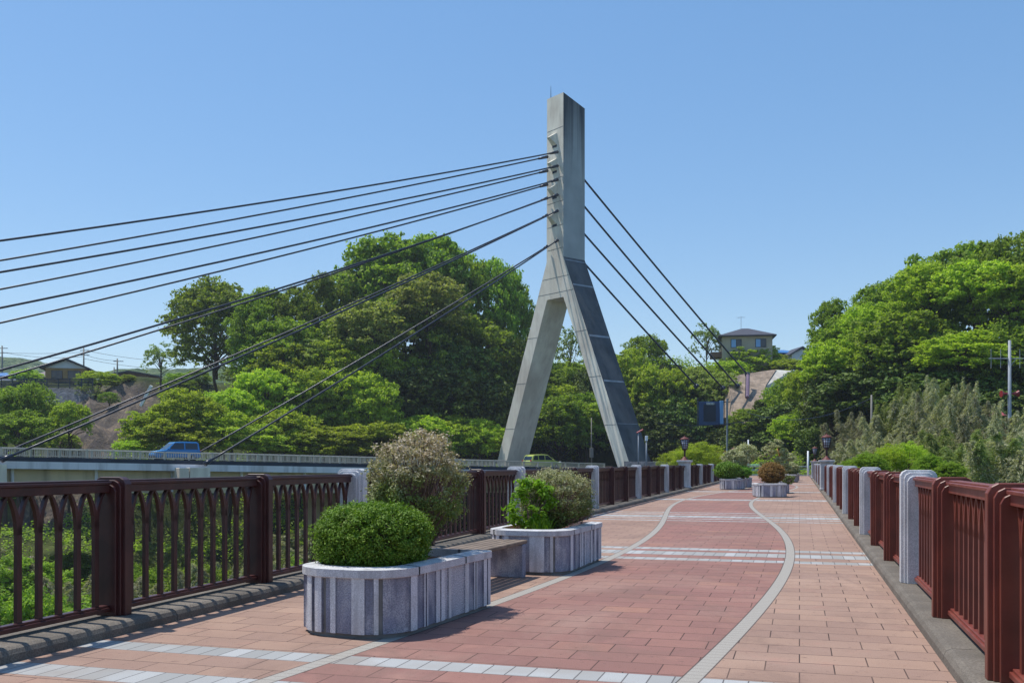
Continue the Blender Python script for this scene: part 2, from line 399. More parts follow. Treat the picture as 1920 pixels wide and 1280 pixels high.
# keep the road corridor and deck end level
Aa=(XC-TX)*CA+(ZC-TD)*SA; Bb=-(XC-TX)*SA+(ZC-TD)*CA
cor=np.clip((Aa+2)/4,0,1)*np.clip((17-np.abs(Bb-1))/4,0,1)*np.clip((90-Aa)/6,0,1)
ZZ=(ZZ+nz)*(1-cor)+(-.35)*cor
def terr2(xc,zc):
    a=(xc-TX)*CA+(zc-TD)*SA; b=-(xc-TX)*SA+(zc-TD)*CA
    c=min(1,max(0,(a+2)/4))*min(1,max(0,(17-abs(b-1))/4))*min(1,max(0,(90-a)/6))
    return terr(xc,zc)*(1-c)-.35*c
nI,nJ=ZZ.shape
WX=XC*CS-ZC*SN; WY=XC*SN+ZC*CS
co=np.stack([WX,WY,ZZ],-1).reshape(-1,3)
ii,jj=np.meshgrid(np.arange(nI-1),np.arange(nJ-1),indexing='ij'); base=(ii*nJ+jj).ravel()
q=np.stack([base,base+1,base+nJ+1,base+nJ],-1)
me=bpy.data.meshes.new('ground'); n=len(q)
me.vertices.add(len(co)); me.vertices.foreach_set('co',co.astype(np.float32).ravel())
me.loops.add(4*n); me.loops.foreach_set('vertex_index',q.astype(np.int32).ravel())
me.polygons.add(n); me.polygons.foreach_set('loop_start',np.arange(0,4*n,4,dtype=np.int32)); me.polygons.foreach_set('loop_total',np.full(n,4,dtype=np.int32))
me.update(calc_edges=True)
at=me.attributes.new('bare','FLOAT','POINT'); at.data.foreach_set('value',msk.astype(np.float32).ravel())
me.polygons.foreach_set('use_smooth',[True]*n)
t=NT('ground_soil_and_scree')
a=t.n('ShaderNodeAttribute',attribute_name='bare')
grass=t.ramp(t.noise(.35,6),[(.35,lin((50,60,30))),(.65,lin((84,92,48)))])
rock=t.ramp(t.noise(.5,8,.7,dist=.6),[(.3,lin((66,60,56))),(.5,lin((104,95,86))),(.68,lin((150,132,110)))])
rock=t.mix(t.ramp(t.noise(1.0,6,vec=t.mapv(t.coord(),(1.6,1.6,.5))),[(.45,0.0),(.6,.6)]),rock,lin((84,78,78)))
t.set(t.mix(a.outputs['Fac'],grass,rock),.95,spec=.1); t.bump(t.noise(1.4,8,.7),.9,.5)
me.materials.append(t.mat)
tag(link_mesh('ground',me),kind='structure')

# ground cover of leaves over the slopes
def ground_cover(name, n, box, size, mat, seed, label, cond):
    rng=np.random.default_rng(seed)
    xc=rng.uniform(box[0],box[1],n); zc=rng.uniform(box[2],box[3],n)
    z=terr_np(xc,zc); ok=cond(xc,zc,z); xc,zc,z=xc[ok],zc[ok],z[ok]
    nc=len(xc)
    wx=xc*CS-zc*SN; wy=xc*SN+zc*CS
    C=np.stack([wx,wy,z+.3],-1); rr=.9+1.3*rng.random((nc,1)); Rd=np.hstack([rr,rr,rr*.8])
    pos,nr=clumps_to_leaves(C,Rd,26,rng,up=.6)
    me=quads_mesh(name,pos,nr,size,.6,mat,rng)
    o=link_mesh(name,me); tag(o,label,'undergrowth',kind='stuff'); return o
def not_road(xc,zc):
    a=(xc-TX)*CA+(zc-TD)*SA; b=-(xc-TX)*SA+(zc-TD)*CA
    wx=xc*CS-zc*SN; wy=xc*SN+zc*CS
    return ~((a>-3)&(a<90)&(np.abs(b-1)<15)) & ~((np.abs(wx+1.8)<6)&(wy<96))
ground_cover('undergrowth',5200,(-100,80,106,176),.2,L['mid'],5,'green undergrowth covering the far bank slope between the trees',
   lambda x,z,h: not_road(x,z)&(slide_mask(x,z,h)<.25)&(h<17.5)&~((x<-50)&(z>156)))
ground_cover('undergrowth',5200,(-70,70,14,104),.15,L['mid'],6,'dense weeds and scrub on the valley floor below the bridges',
   lambda x,z,h: not_road(x,z)&(h<2))

# distant hills
def hill(pts, zc, dz, seed, name='hills'):
    mb=MB(); n=len(pts)
    us=np.linspace(pts[0][0],pts[-1][0],90); vs=np.interp(us,[p[0] for p in pts],[p[1] for p in pts])
    rows=[]
    for k in range(10):
        f=k/9; row=[]
        for u,v in zip(us,vs):
            top=EYE-(v-VH)/F*zc
            z=10+(top-10)*math.sin(f*math.pi*.5) 
            d=zc-dz*(1-f)
            w=W((u-960)/F*zc,d,z+noise.fractal(Vector((u*.05,k*.9,seed)),1,2,3)*2.0*f)
            row.append(w)
        rows.append(row)
    for k in range(1,4):
        rows.append([Vector((p.x,p.y,p.z*(1-k/4.0)+5))+ (W(0,1)*dz*k*.5) for p in rows[9]])
    N=len(us); vs_=[p for r in rows for p in r]
    fs=[(r*N+i,r*N+i+1,(r+1)*N+i+1,(r+1)*N+i) for r in range(len(rows)-1) for i in range(N-1)]
    mb.add(vs_,fs)
    t=NT('wooded_hill'); 
    col=t.ramp(t.noise(.16,6,.75),[(.36,lin((52,76,54))),(.5,lin((98,118,80))),(.66,lin((138,150,108)))])
    t.set(col,1,spec=.05); t.bump(t.noise(.14,5,.7),1,9)
    o=mb.build(name,t.mat,smooth=True); tag(o,kind='structure')
hill([(-500,700),(-200,680),(-60,672),(10,670),(40,671),(70,677),(105,684),(130,690),(170,702),(215,716),(300,730)],620,160,1)
hill([(120,716),(170,708),(205,704),(235,699),(262,695),(300,694),(340,697),(400,692),(500,690),(700,696),(900,704)],480,120,5)

# ---------------------------------------------------------------- footbridge deck
Y0,Y1=-14.0,86.0; XL,XR=-4.34,.79
t=NT('patterned_paving')
sep=t.n('ShaderNodeSeparateXYZ'); t.put(sep.inputs[0],t.coord()); X,Y=sep.outputs[0],sep.outputs[1]
m=t.m
curve=m('MULTIPLY',m('COSINE',m('MULTIPLY',m('SUBTRACT',Y,12.3),2*math.pi/35)),.62)
dl=m('SUBTRACT',X,m('ADD',curve,-2.80)); dr=m('SUBTRACT',X,m('ADD',curve,-.73))
inside=m('MULTIPLY',m('GREATER_THAN',dl,0),m('LESS_THAN',dr,0))
ad=m('MINIMUM',m('ABSOLUTE',dl),m('ABSOLUTE',dr))
strip=m('LESS_THAN',ad,.055); stripj=m('LESS_THAN',m('ABSOLUTE',m('SUBTRACT',ad,.055)),.0045)
sj=m('LESS_THAN',m('FRACT',m('MULTIPLY',Y,1/.085)),.07)
# pavers
row=m('FLOOR',m('MULTIPLY',Y,1/.262)); fy=m('FRACT',m('MULTIPLY',Y,1/.262))
off=m('MULTIPLY',m('MODULO',m('ABSOLUTE',row),2),.5)
wx=m('ADD',m('MULTIPLY',X,1/.372),off); colu=m('FLOOR',wx); fx=m('FRACT',wx)
jy=m('LESS_THAN',m('MINIMUM',fy,m('SUBTRACT',1,fy)),.016); jx=m('LESS_THAN',m('MINIMUM',fx,m('SUBTRACT',1,fx)),.0095)
jp=m('MAXIMUM',jx,jy)
cmb=t.n('ShaderNodeCombineXYZ'); t.put(cmb.inputs[0],colu); t.put(cmb.inputs[1],row)
wn=t.n('ShaderNodeTexWhiteNoise',noise_dimensions='2D'); t.put(wn.inputs['Vector'],cmb.outputs[0]); rnd_=wn.outputs['Value']
# bands
def band(y0,y1): return m('MULTIPLY',m('GREATER_THAN',Y,y0),m('LESS_THAN',Y,y1))
bands=[(4.235,4.505),(4.975,5.21),(11.42,11.70),(12.08,12.56),(12.80,13.10),(19.15,19.36),(19.85,20.05),(20.4,21.1),(21.6,21.8),(22.3,22.5),
       (29.9,30.8),(38.4,39.3),(46.5,46.9),(53.6,54.4),(60.2,61.0),(68,68.8)]
wb=None; ej=None
for y0,y1 in bands:
    b_=band(y0,y1); wb=b_ if wb is None else m('MAXIMUM',wb,b_)
    for ye in (y0,y1):
        e_=m('LESS_THAN',m('ABSOLUTE',m('SUBTRACT',Y,ye)),.005)
        ej=e_ if ej is None else m('MAXIMUM',ej,e_)
fxb=m('FRACT',m('MULTIPLY',X,1/.128)); jb=m('MAXIMUM',m('LESS_THAN',m('MINIMUM',fxb,m('SUBTRACT',1,fxb)),.03),ej)
wn2=t.n('ShaderNodeTexWhiteNoise',noise_dimensions='2D'); cm2=t.n('ShaderNodeCombineXYZ'); t.put(cm2.inputs[0],m('FLOOR',m('MULTIPLY',X,1/.128))); t.put(cm2.inputs[1],m('FLOOR',m('MULTIPLY',Y,2)));t.put(wn2.inputs['Vector'],cm2.outputs[0])
red=t.ramp(rnd_,[(0,lin((142,104,96))),(.5,lin((149,109,100))),(.93,lin((154,113,102))),(1,lin((164,120,103)))])
tan=t.ramp(rnd_,[(0,lin((157,130,115))),(.5,lin((164,136,119))),(1,lin((171,142,123)))])
big=t.noise(.8,5); fine=t.noise(160,3)
pav=t.mix(inside,tan,red)
pav=t.mix(t.ramp(big,[(.35,.34),(.6,0.0)]),pav,lin((124,98,88)))
pav=t.mix(t.ramp(t.noise(.45,6,.65,dist=.8),[(.5,0.0),(.68,.38)]),pav,lin((178,150,134)))
pav=t.mix(t.ramp(t.noise(5.0,7,.7),[(.6,0.0),(.7,.5)]),pav,lin((112,88,78)))
pav=t.mix(t.ramp(t.noise(2.7,6,.65),[(.56,0.0),(.72,.4)]),pav,lin((176,132,116)))
pav=t.mix(t.ramp(fine,[(.35,.3),(.55,0.0)]),pav,lin((96,60,54)))
pav=t.mix(t.ramp(t.noise(1.1,7,.7,vec=t.mapv(t.coord(),(1,.5,1),(3,5,0)),dist=1.2),[(.50,0.0),(.62,.35)]),pav,lin((118,96,86)))
pav=t.mix(t.ramp(t.noise(22,3,.6),[(.62,0.0),(.7,.4)]),pav,lin((92,72,66)))
pav=t.mix(m('MULTIPLY',jp,t.ramp(t.noise(1.6,4),[(.3,.55),(.6,.95)])),pav,lin((62,48,44)))
white=t.ramp(wn2.outputs['Value'],[(0,lin((148,148,145))),(1,lin((178,179,178)))])
white=t.mix(t.ramp(fine,[(.4,.4),(.55,0.0)]),white,lin((140,138,136)))
white=t.mix(t.ramp(t.noise(1.7,5),[(.48,0.0),(.7,.6)]),white,lin((146,136,126)))
wtj=t.mix(m('MULTIPLY',jb,.85),white,lin((84,80,80)))
c_=t.mix(wb,pav,wtj)
sc_=t.mix(m('MULTIPLY',sj,.6),t.mix(t.ramp(fine,[(.4,.5),(.6,0.0)]),lin((170,164,154)),lin((118,112,108))),lin((96,92,88)))
c_=t.mix(strip,c_,sc_); c_=t.mix(m('MULTIPLY',stripj,.8),c_,lin((66,58,56)))
t.set(c_,.85,spec=.25)
hgt=m('SUBTRACT',m('MULTIPLY',fine,.25),m('MAXIMUM',m('MULTIPLY',jp,m('SUBTRACT',1,wb)),m('MULTIPLY',jb,wb)))
t.bump(hgt,.5,.004)
mb=MB(); 
for i in range(50):
    y0=Y0+(Y1-Y0)*i/50; y1=Y0+(Y1-Y0)*(i+1)/50
    mb.add([(XL,y0,0),(XR,y0,0),(XR,y1,0),(XL,y1,0)],[(0,1,2,3)])
tag(mb.build('pavement',t.mat),kind='structure')
# kerbs with rounded noses
def kerb(x_in,x_out,sgn):
    prof=[(0,-.02),(0.004,.045),(.02,.072),(.05,.085)]
    pts=[(x_in+sgn*a_,z_) for a_,z_ in prof]+[(x_out,.085),(x_out,-.5),(x_in,-.5)]
    mb=MB()
    nseg=50; L_=(Y1-Y0)/nseg
    for i in range(nseg):
        a0=Y0+i*L_+.004; a1=Y0+(i+1)*L_-.004
        mb.prism(pts,lambda x,z:(x,a0,z),lambda x,z:(x,a1,z))
    tag(mb.build('kerb',M['kerb']),kind='structure')
kerb(XR,XR+.52,1); kerb(XL,XL-.52,-1)
# deck slab, fascia and piers of the footbridge
mb=MB(); mb.box(((XL+XR)/2,(Y0+Y1)/2,-.36),(6.0,Y1-Y0,.7))
tag(mb.build('footbridge_deck',M['girder']),'concrete deck slab carrying the paved footbridge across the valley','bridge deck')
for y in (22,52):
    pr=MB(); pr.box(((XL+XR)/2,y,-9),(4.6,1.6,16.6),taper=.9)
    tag(pr.build('bridge_pier',M['girder'],bevel=.05),'tall concrete pier under the footbridge %s'%('nearest the viewer' if y==22 else 'farther toward the wooded bank'),'bridge pier')

# ---------------------------------------------------------------- footbridge railings
def post_mesh(name, mat, h, wx, wy, step, core):
    mb=MB()
    def prof(w,h_,c=.05): return [(-w/2,0),(w/2,0),(w/2,h_-c),(w/2-c*.35,h_-c*.35),(w/2-c,h_),(-w/2+c,h_),(-w/2+c*.35,h_-c*.35),(-w/2,h_-c)]
    for k,(ww,hh,ty) in enumerate(((wx,h,core),(wx-.05,h-.022,core+step*2),(wx-.10,h-.05,wy))):
        mb.prism(prof(ww,hh),lambda x,z:(x,-ty/2,z),lambda x,z:(x,ty/2,z))
    return mb.mesh(name,mat,bevel=.004)
white_me=post_mesh('concrete_post',M['white_stone'],1.0,.30,.23,.035,.11)
brown_me=post_mesh('steel_post',M['brown_steel'],.965,.26,.15,.02,.07)
def rail_mesh(L_, top=True):
    mb=MB()
    if top:
        mb.box((0,0,.885),(.075,L_,.055)); mb.box((0,0,.922),(.11,L_,.020)); mb.box((0,0,.938),(.07,L_,.014))
    else:
        mb.box((0,0,.045),(.085,L_,.03)); mb.box((0,0,.067),(.055,L_,.016))
    return mb.mesh('top_rail' if top else 'bottom_rail',M['brown_rail'],bevel=.003)
def baluster_geo(mb, y, sp):
    th=.014; w=.021
    def flat(pts,ws):
        vs=[]
        for (yy,zz),ww in zip(pts,ws):
            vs += [(-th,yy-ww,zz),(th,yy-ww,zz),(th,yy+ww,zz),(-th,yy+ww,zz)]
        fs=[]
        for i in range(len(pts)-1):
            for k in range(4): fs.append((i*4+k,i*4+(k+1)%4,(i+1)*4+(k+1)%4,(i+1)*4+k))
        fs+=[(3,2,1,0),tuple(range((len(pts)-1)*4,(len(pts))*4))]
        mb.add(vs,fs)
    flat([(y,.072),(y,.66)],[w,w*.95])
    for s in (-1,1):
        flat([(y+s*.004,.62),(y+s*.012,.70),(y+s*.03,.77),(y+s*.058,.83),(y+s*(sp/2+.002),.87)],[w*.8,w*.72,w*.66,w*.6,w*.5])
SIDES=[(XR+.22,'right railing of the footbridge, brown steel bays between white concrete posts',(3.2,68)),
       (XL-.29,'left railing of the footbridge, brown bays with pointed arches overlooking the road bridge',(3.2,68))]
top20,bot20=rail_mesh(1.80),rail_mesh(1.80,False)
pillar_y=[9.2,39.2,69.2]
YB=-8.8
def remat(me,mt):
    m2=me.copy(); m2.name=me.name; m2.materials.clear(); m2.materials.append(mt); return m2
brown_by=[brown_me,remat(brown_me,M['brown_shaded'])]; top_by=[top20,remat(top20,M['brown_shaded'])]; bot_by=[bot20,remat(bot20,M['brown_shaded'])]
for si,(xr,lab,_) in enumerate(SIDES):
    root=empty('railing',(xr,0,.085),0,lab,'railing')
    n=39+0
    def yp(i): 
        y_=YB+2.0*i
        if si==0: return y_
        return 9.45+(y_-9.2)*(.945 if y_<9.2 else 1.045)
    far=MB(); nfar=0
    for i in range(n+1):
        y=yp(i); is_white=(i%3==0); pill=i in (24,39)
        if not pill:
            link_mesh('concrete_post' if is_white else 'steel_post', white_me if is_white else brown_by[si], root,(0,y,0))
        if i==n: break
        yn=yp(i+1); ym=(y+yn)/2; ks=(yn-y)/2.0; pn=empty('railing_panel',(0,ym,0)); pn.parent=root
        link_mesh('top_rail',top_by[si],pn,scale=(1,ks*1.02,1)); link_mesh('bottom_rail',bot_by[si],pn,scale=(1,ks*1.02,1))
        sp=1.8/10
        if (i in (6,7,8,9,10)):
            if ('bal',si) not in PROTO:
                b=MB(); baluster_geo(b,0,sp); PROTO[('bal',si)]=b.mesh('baluster',M['brown_shaded'] if si else M['brown_steel'])
            for k in range(10):
                link_mesh('baluster',PROTO[('bal',si)],pn,(0,(-.9+sp*(k+.5))*ks,0),scale=(1,ks,1))
        else:
            for k in range(10): baluster_geo(far,ym+(-.9+sp*(k+.5))*ks,sp*ks)
    o=far.build('baluster',M['brown_shaded'] if si else M['brown_steel'],root); o['kind']='stuff'
# lamp pillars and lanterns
def pillar(x,y,label,group):
    r=empty('lamp_pillar',(x,y,.085),0,label,'pillar')
    mb=MB(); mb.box((0,0,.52),(.46,.46,1.04)); mb.box((0,0,.04),(.5,.5,.08)); mb.build('shaft',M['white_stone'],r,bevel=.015)
    mb=MB(); mb.box((0,0,1.065),(.52,.52,.05)); mb.box((0,0,1.125),(.60,.60,.07)); mb.build('cap',M['white_stone'],r,bevel=.012)
def lantern(x,y,label):
    r=empty('lantern',(x,y,.085+1.16),0,label,'lantern','iron lanterns on the railing pillars')
    b=MB(); b.lathe([(.20,0),(.19,.02),(.13,.06),(.07,.12),(.045,.16)]); b.build('base',M['lamp_red'],r,smooth=True)
    b=MB(); b.lathe([(.04,.15),(.035,.3),(.05,.33),(.035,.36),(.06,.42),(.10,.46),(.115,.48)]); b.build('stem',M['lamp_dark'],r,smooth=True)
    gm=NT('frosted_lamp_glass'); gm.set(lin((168,176,196)),.35,spec=.5)
    b=MB(); b.lathe([(.10,.48),(.165,.87)],n=16); b.build('glass',gm.mat,r,smooth=True)
    b=MB()
    for k in range(10):
        a=2*math.pi*k/10; c,s=math.cos(a),math.sin(a)
        b.tube([(.112*c,.112*s,.475),(.178*c,.178*s,.875)],.011,6)
    for f in (0,.25,.5,.75,1.0):
        rr=.108+.066*f; z=.48+.39*f
        b.tube([(rr*math.cos(q*math.pi/12),rr*math.sin(q*math.pi/12),z) for q in range(25)],.011,5)
    b.build('cage',M['lamp_dark'],r)
    b=MB(); b.lathe([(.20,.87),(.205,.885),(.17,.92),(.10,.96),(.04,.985),(.025,1.0),(.03,1.02),(.005,1.04)]); b.build('roof_cap',M['lamp_red'],r,smooth=True)
for (x,y,w) in ((SIDES[0][0],39.2,'nearer lamp pillar in the right railing'),(SIDES[0][0],69.2,'far lamp pillar at the end of the right railing'),
              (SIDES[1][0],9.45+30*1.045,'only pale lamp pillar seen in the left railing'),(SIDES[1][0],9.45+60*1.045,'far left pillar hidden behind the planters')):
    pillar(x,y,'square pale concrete pillar, '+w,'p')
lantern(SIDES[0][0],39.2,'larger lantern with red cap on the nearer right pillar')
lantern(SIDES[0][0],69.2,'small far lantern at the end of the right railing')
lantern(SIDES[1][0],9.45+30*1.045,'lantern with caged glass on the left railing pillar')
lantern(SIDES[1][0],9.45+60*1.045,'far left lantern behind the grey planter shrubs')

# ---------------------------------------------------------------- planters, bench
def rounded(w,l,rn,rf,n=8):
    """outline, near end (y=0) radius rn, far end (y=l) radius rf, ccw"""
    pts=[]
    for (cx,cy,r,a0) in ((w/2-rn,rn,rn,-90),(w/2-rf,l-rf,rf,0),(-w/2+rf,l-rf,rf,90),(-w/2+rn,rn,rn,180)):
        for k in range(n+1):
            a=R(a0+90*k/n); pts.append((cx+r*math.cos(a),cy+r*math.sin(a)))
    return pts
def resample(pts,step):
    out=[];n=len(pts)
    for i in range(n):
        a=Vector(pts[i]);b=Vector(pts[(i+1)%n]);d=(b-a).length
        k=max(1,int(d/step))
        for j in range(k): out.append(tuple(a+(b-a)*j/k))
    return out
def offset(pts,d):
    n=len(pts);out=[]
    for i in range(n):
        a=Vector(pts[i-1]);b=Vector(pts[(i+1)%n]); t_=(b-a).normalized(); out.append((pts[i][0]+t_.y*d,pts[i][1]-t_.x*d))
    return out
def make_planter(x,y,rz,w,l,label,flip=False):
    r=empty('planter',(x,y,0),rz,label,'planter','pale concrete planters along the footbridge')
    base=resample(rounded(w-.04,l-.02,.30,.04),.02)
    if flip: base=[(-a_,l-b_) for a_,b_ in base]
    # pattern of smooth strips standing proud of rough panels
    n=len(base); per=0; vs_o=[]; ms=[]
    dist=[0]
    for i in range(n): dist.append(dist[-1]+(Vector(base[(i+1)%n])-Vector(base[i])).length)
    pat=[(.07,0),(.012,2),(.05,1),(.04,0),(.012,2),(.22,1),(.07,0),(.10,1),(.03,0),(.012,2),(.03,0),(.12,1),(.06,0),(.014,2)]
    tot=sum(p[0] for p in pat)
    def kind(s_):
        s_=s_%tot
        for d_,k_ in pat:
            if s_<d_: return k_
            s_-=d_
        return 0
    ks=[kind(dist[i]) for i in range(n)]
    offs=[{0:.012,1:0.0,2:-.012}[k_] for k_ in ks]
    on=[]; 
    for i in range(n):
        a=Vector(base[i-1]);b=Vector(base[(i+1)%n]); t_=(b-a).normalized(); on.append((t_.y,-t_.x))
    mb=MB(); vs=[];fs=[];mi=[]
    for i in range(n):
        j=(i+1)%n; o=offs[i]
        vs+= [(base[i][0]+on[i][0]*o,base[i][1]+on[i][1]*o,.03),(base[j][0]+on[j][0]*o,base[j][1]+on[j][1]*o,.03),
              (base[j][0]+on[j][0]*o,base[j][1]+on[j][1]*o,.40),(base[i][0]+on[i][0]*o,base[i][1]+on[i][1]*o,.40)]
        mb.add(vs[-4:],[(0,1,2,3)],{0:0,1:1,2:2}[ks[i]])
        if offs[i]!=offs[i-1]:
            o2=offs[i-1]
            mb.add([(base[i][0]+on[i][0]*o2,base[i][1]+on[i][1]*o2,.03),(base[i][0]+on[i][0]*o,base[i][1]+on[i][1]*o,.03),
                    (base[i][0]+on[i][0]*o,base[i][1]+on[i][1]*o,.40),(base[i][0]+on[i][0]*o2,base[i][1]+on[i][1]*o2,.40)],[(0,1,2,3)],1)
    mb.build('wall',[M['white_smooth'],M['aggregate'],M['plinth']],r)
    pb=MB(); pl=offset(base,-.02)
    pb.prism(pl,lambda a_,b_:(a_,b_,0.0),lambda a_,b_:(a_,b_,.42),caps=False); pb.build('plinth',M['plinth'],r)
    out=offset(base,.022); inn=offset(resample(base,.02),-.10)
    rb=MB(); N=len(out); seg=[]
    for i in range(N):
        j=(i+1)%N
        # small open joints between the cap stones
        s0=(dist[i]+.25)%0.74
        a0,a1,b0,b1=out[i],out[j],inn[i],inn[j]
        if s0<.018:
            rb.add([(a0[0]*.985,a0[1],.40),(a1[0]*.985,a1[1],.40),(a1[0]*.985,a1[1],.44),(a0[0]*.985,a0[1],.44),(b0[0],b0[1],.452),(b1[0],b1[1],.452)],[(0,1,2,3),(3,2,5,4)],1); continue
        rb.add([(a0[0],a0[1],.398),(a1[0],a1[1],.398),(a1[0],a1[1],.45),(a0[0],a0[1],.45),
                (b0[0],b0[1],.46),(b1[0],b1[1],.46),(b0[0],b0[1],.36),(b1[0],b1[1],.36)],
               [(0,1,2,3),(3,2,5,4),(4,5,7,6),(6,7,1,0)])
    rb.build('coping',[M['white_stone'],M['plinth']],r)
    sb=MB(); so=offset(base,-.09); c=(0,l/2,.405); N=len(so)
    rr=random.Random(3); rings=[[(c[0]+(p[0]-c[0])*f,c[1]+(p[1]-c[1])*f,.395+.02*(1-f)+rr.uniform(-.006,.006)) for p in so] for f in (1,.75,.5,.25)]
    vs=[p for rg in rings for p in rg]+[c]
    fs=[(k*N+i,k*N+(i+1)%N,(k+1)*N+(i+1)%N,(k+1)*N+i) for k in range(3) for i in range(N)]+[(3*N+i,3*N+(i+1)%N,4*N) for i in range(N)]
    sb.add(vs,fs); sb.build('soil',M['soil'],r)
    return r
def bench(x,y,rz,l,label):
    r=empty('bench',(x,y,0),rz,label,'bench')
    b=MB()
    for k in range(5):
        s=MB(); s.box((-.168+.084*k,0,.352),(.07,l,.035)); s.build('slat',M['wood'],r,bevel=.006)
    for sy in (-1,1):
        s=MB(); s.box((0,sy*(l/2-.12),.165),(.42,.09,.33)); s.build('leg',M['aggregate'],r,bevel=.008)
A1=-R(5.2); A2=-R(2.0)
make_planter(-2.90,5.72,A1,.84,1.62,'large pale concrete planter nearest the viewer, holding the clipped green ball')
bench(-2.90,8.40,-R(3.5),1.95,'low slatted bench between the two nearest planters')
make_planter(-2.72,9.50,A2,.90,1.65,'pale concrete planter beyond the bench, holding lime green plants')
make_planter(-2.86,41.6,A1,.90,1.62,'left far planter with low green mound shrubs')
bench(-2.75,44.2,-R(3.5),1.95,'bench half hidden beside the left far planter')
make_planter(-2.65,45.3,A2,.90,1.65,'rearmost planter of the left far pair, mostly hidden')
make_planter(-.86,32.75,R(8),1.02,1.62,'pale planter in the middle of the deck with the rusty brown ball')
make_planter(-.82,36.9,R(2),.95,1.65,'planter directly behind the rusty ball, holding the cloud pruned tree')
make_planter(-.55,57.9,-R(3),.85,1.6,'small far planter right of the cloud pruned tree')
make_planter(-.45,63.5,-R(1),.85,1.6,'farthest planter near the green barrier')

def bush(name, loc, rx, ry, rz_, mat, leaf, n, seed, label, cat='shrub', ncl=120, cl=.25, flat=.8, aspect=.5, twigs=30, core=None, up=.4, sq=0, stemh=.25, group=None, twig_out=1.0):
    """rx,ry,rz half sizes, loc = centre"""
    rng=np.random.default_rng(seed)
    base=Vector((loc[0],loc[1],stemh))
    root=empty(name,base,0,label,cat,group)
    d=rng.normal(size=(ncl,3)); d/=np.linalg.norm(d,axis=1,keepdims=True)
    if sq: 
        p=2+sq; nrm=(np.abs(d)**p).sum(1,keepdims=True)**(1/p); d=d/nrm
    r=(.62+.38*rng.random((ncl,1))**.5) if not core else .93+.07*rng.random((ncl,1))
    S=np.array([rx,ry,rz_])
    C=d*r*S; 
    rr=cl*min(rx,ry)*(.6+.8*rng.random((ncl,1))); Rd=np.hstack([rr,rr,rr*flat])
    pos,nr=clumps_to_leaves(C,Rd,max(1,n//ncl),rng,up=up,topbias=.5,shell=.2)
    off=np.array([0,0,loc[2]-stemh]); pos=pos+off
    me=quads_mesh('foliage',pos,nr,leaf,aspect,mat,rng)
    link_mesh('foliage',me,root)
    rnd=random.Random(seed); tb=MB()
    for k in range(twigs):
        c=C[rnd.randrange(ncl)]*twig_out; z=loc[2]-stemh
        p0=(rnd.uniform(-.03,.03),rnd.uniform(-.03,.03),0); mid=(c[0]*.45+rnd.uniform(-.03,.03),c[1]*.45+rnd.uniform(-.03,.03),(c[2]+z)*.55)
        tb.tube([p0,mid,(c[0],c[1],c[2]+z)],[.012,.006,.0018],5)
    if twigs: tb.build('stem',M['twig'],root)
    if core:
        cb=MB(); prof=[(math.cos(a_)*rx*core,math.sin(a_)*rz_*core+loc[2]-stemh) for a_ in np.linspace(-math.pi/2+.05,math.pi/2-.05,9)]
        cb.lathe(prof,n=16); cb.build('opaque_core',M['bark'],root,smooth=True,scale=(1,ry/rx,1))  # solid dark core added to block the view through the leaves
    return root
bush('shrub',(-2.88,6.22,.61),.36,.38,.22,L['ball'],.0105,85000,101,'dense clipped green ball shrub in the nearest planter',ncl=620,cl=.155,flat=1,aspect=.5,twigs=0,core=.84,up=.3,sq=.6,stemh=.42)
bush('shrub',(-2.86,7.0,.98),.385,.40,.40,L['ashrub'],.0135,23000,102,'tall ash grey twiggy shrub at the back of the nearest planter',ncl=240,cl=.2,flat=.9,aspect=.42,twigs=230,up=.3,stemh=.42,twig_out=1.14)
bush('shrub',(-2.60,10.35,.74),.38,.42,.31,L['oshrub'],.0125,21000,103,'olive grey shrub filling the second planter beside its lime green plants',ncl=260,cl=.25,aspect=.5,twigs=190,up=.3,stemh=.42,sq=.6,twig_out=1.2)
bush('plant',(-2.76,9.92,.69),.25,.22,.30,L['lime'],.026,3800,104,'bright lime green leafy plants at the near side of the second planter','plant',ncl=90,cl=.3,aspect=.42,twigs=30,up=.5,stemh=.42)
# grass tuft in planter two
gb=MB(); rg=random.Random(9)
for k in range(120):
    a_=rg.random()*6.28; q=.12*rg.random(); x0,y0=q*math.cos(a_),q*math.sin(a_); h_=rg.uniform(.08,.17); dx,dy=rg.uniform(-.07,.07),rg.uniform(-.07,.07)
    gb.add([(x0-.004,y0,0),(x0+.004,y0,0),(x0+dx*.5+.003,y0+dy*.5,h_*.7),(x0+dx*.5-.003,y0+dy*.5,h_*.7),(x0+dx,y0+dy,h_)],[(0,1,2,3),(3,2,4)])
o=gb.build('grass_tuft',L['lime'],loc=(-2.62,9.80,.42)); tag(o,'small tuft of green grass blades at the front rim of the second planter','grass')
# far planter shrubs
bush('shrub',(-2.95,42.2,.80),.52,.55,.30,L['ball'],.03,14000,105,'low green mound shrub at the near end of the left far planter',ncl=160,cl=.3,twigs=6,core=.7,stemh=.42)
bush('shrub',(-2.35,43.0,.72),.32,.5,.24,L['ball'],.03,8000,106,'smaller green mound at the right edge of the left far planter',ncl=100,cl=.3,twigs=6,core=.7,stemh=.42)
bush('shrub',(-2.75,43.3,1.25),.55,.5,.42,L['oshrub'],.035,9000,107,'round grey shrub rising behind the green mound, left far planter',ncl=120,cl=.28,twigs=30,stemh=.42)
bush('shrub',(-2.45,46.0,1.55),.55,.6,.42,L['oshrub'],.035,7000,108,'taller grey shrub in the rear planter of the left far pair',ncl=90,cl=.28,twigs=40,stemh=.42)
bush('shrub',(-1.5,46.3,1.35),.30,.3,.55,L['oshrub'],.035,1800,109,'thin sprawling twiggy shrub leaning right of the left far planters',ncl=26,cl=.4,twigs=26,stemh=.42)
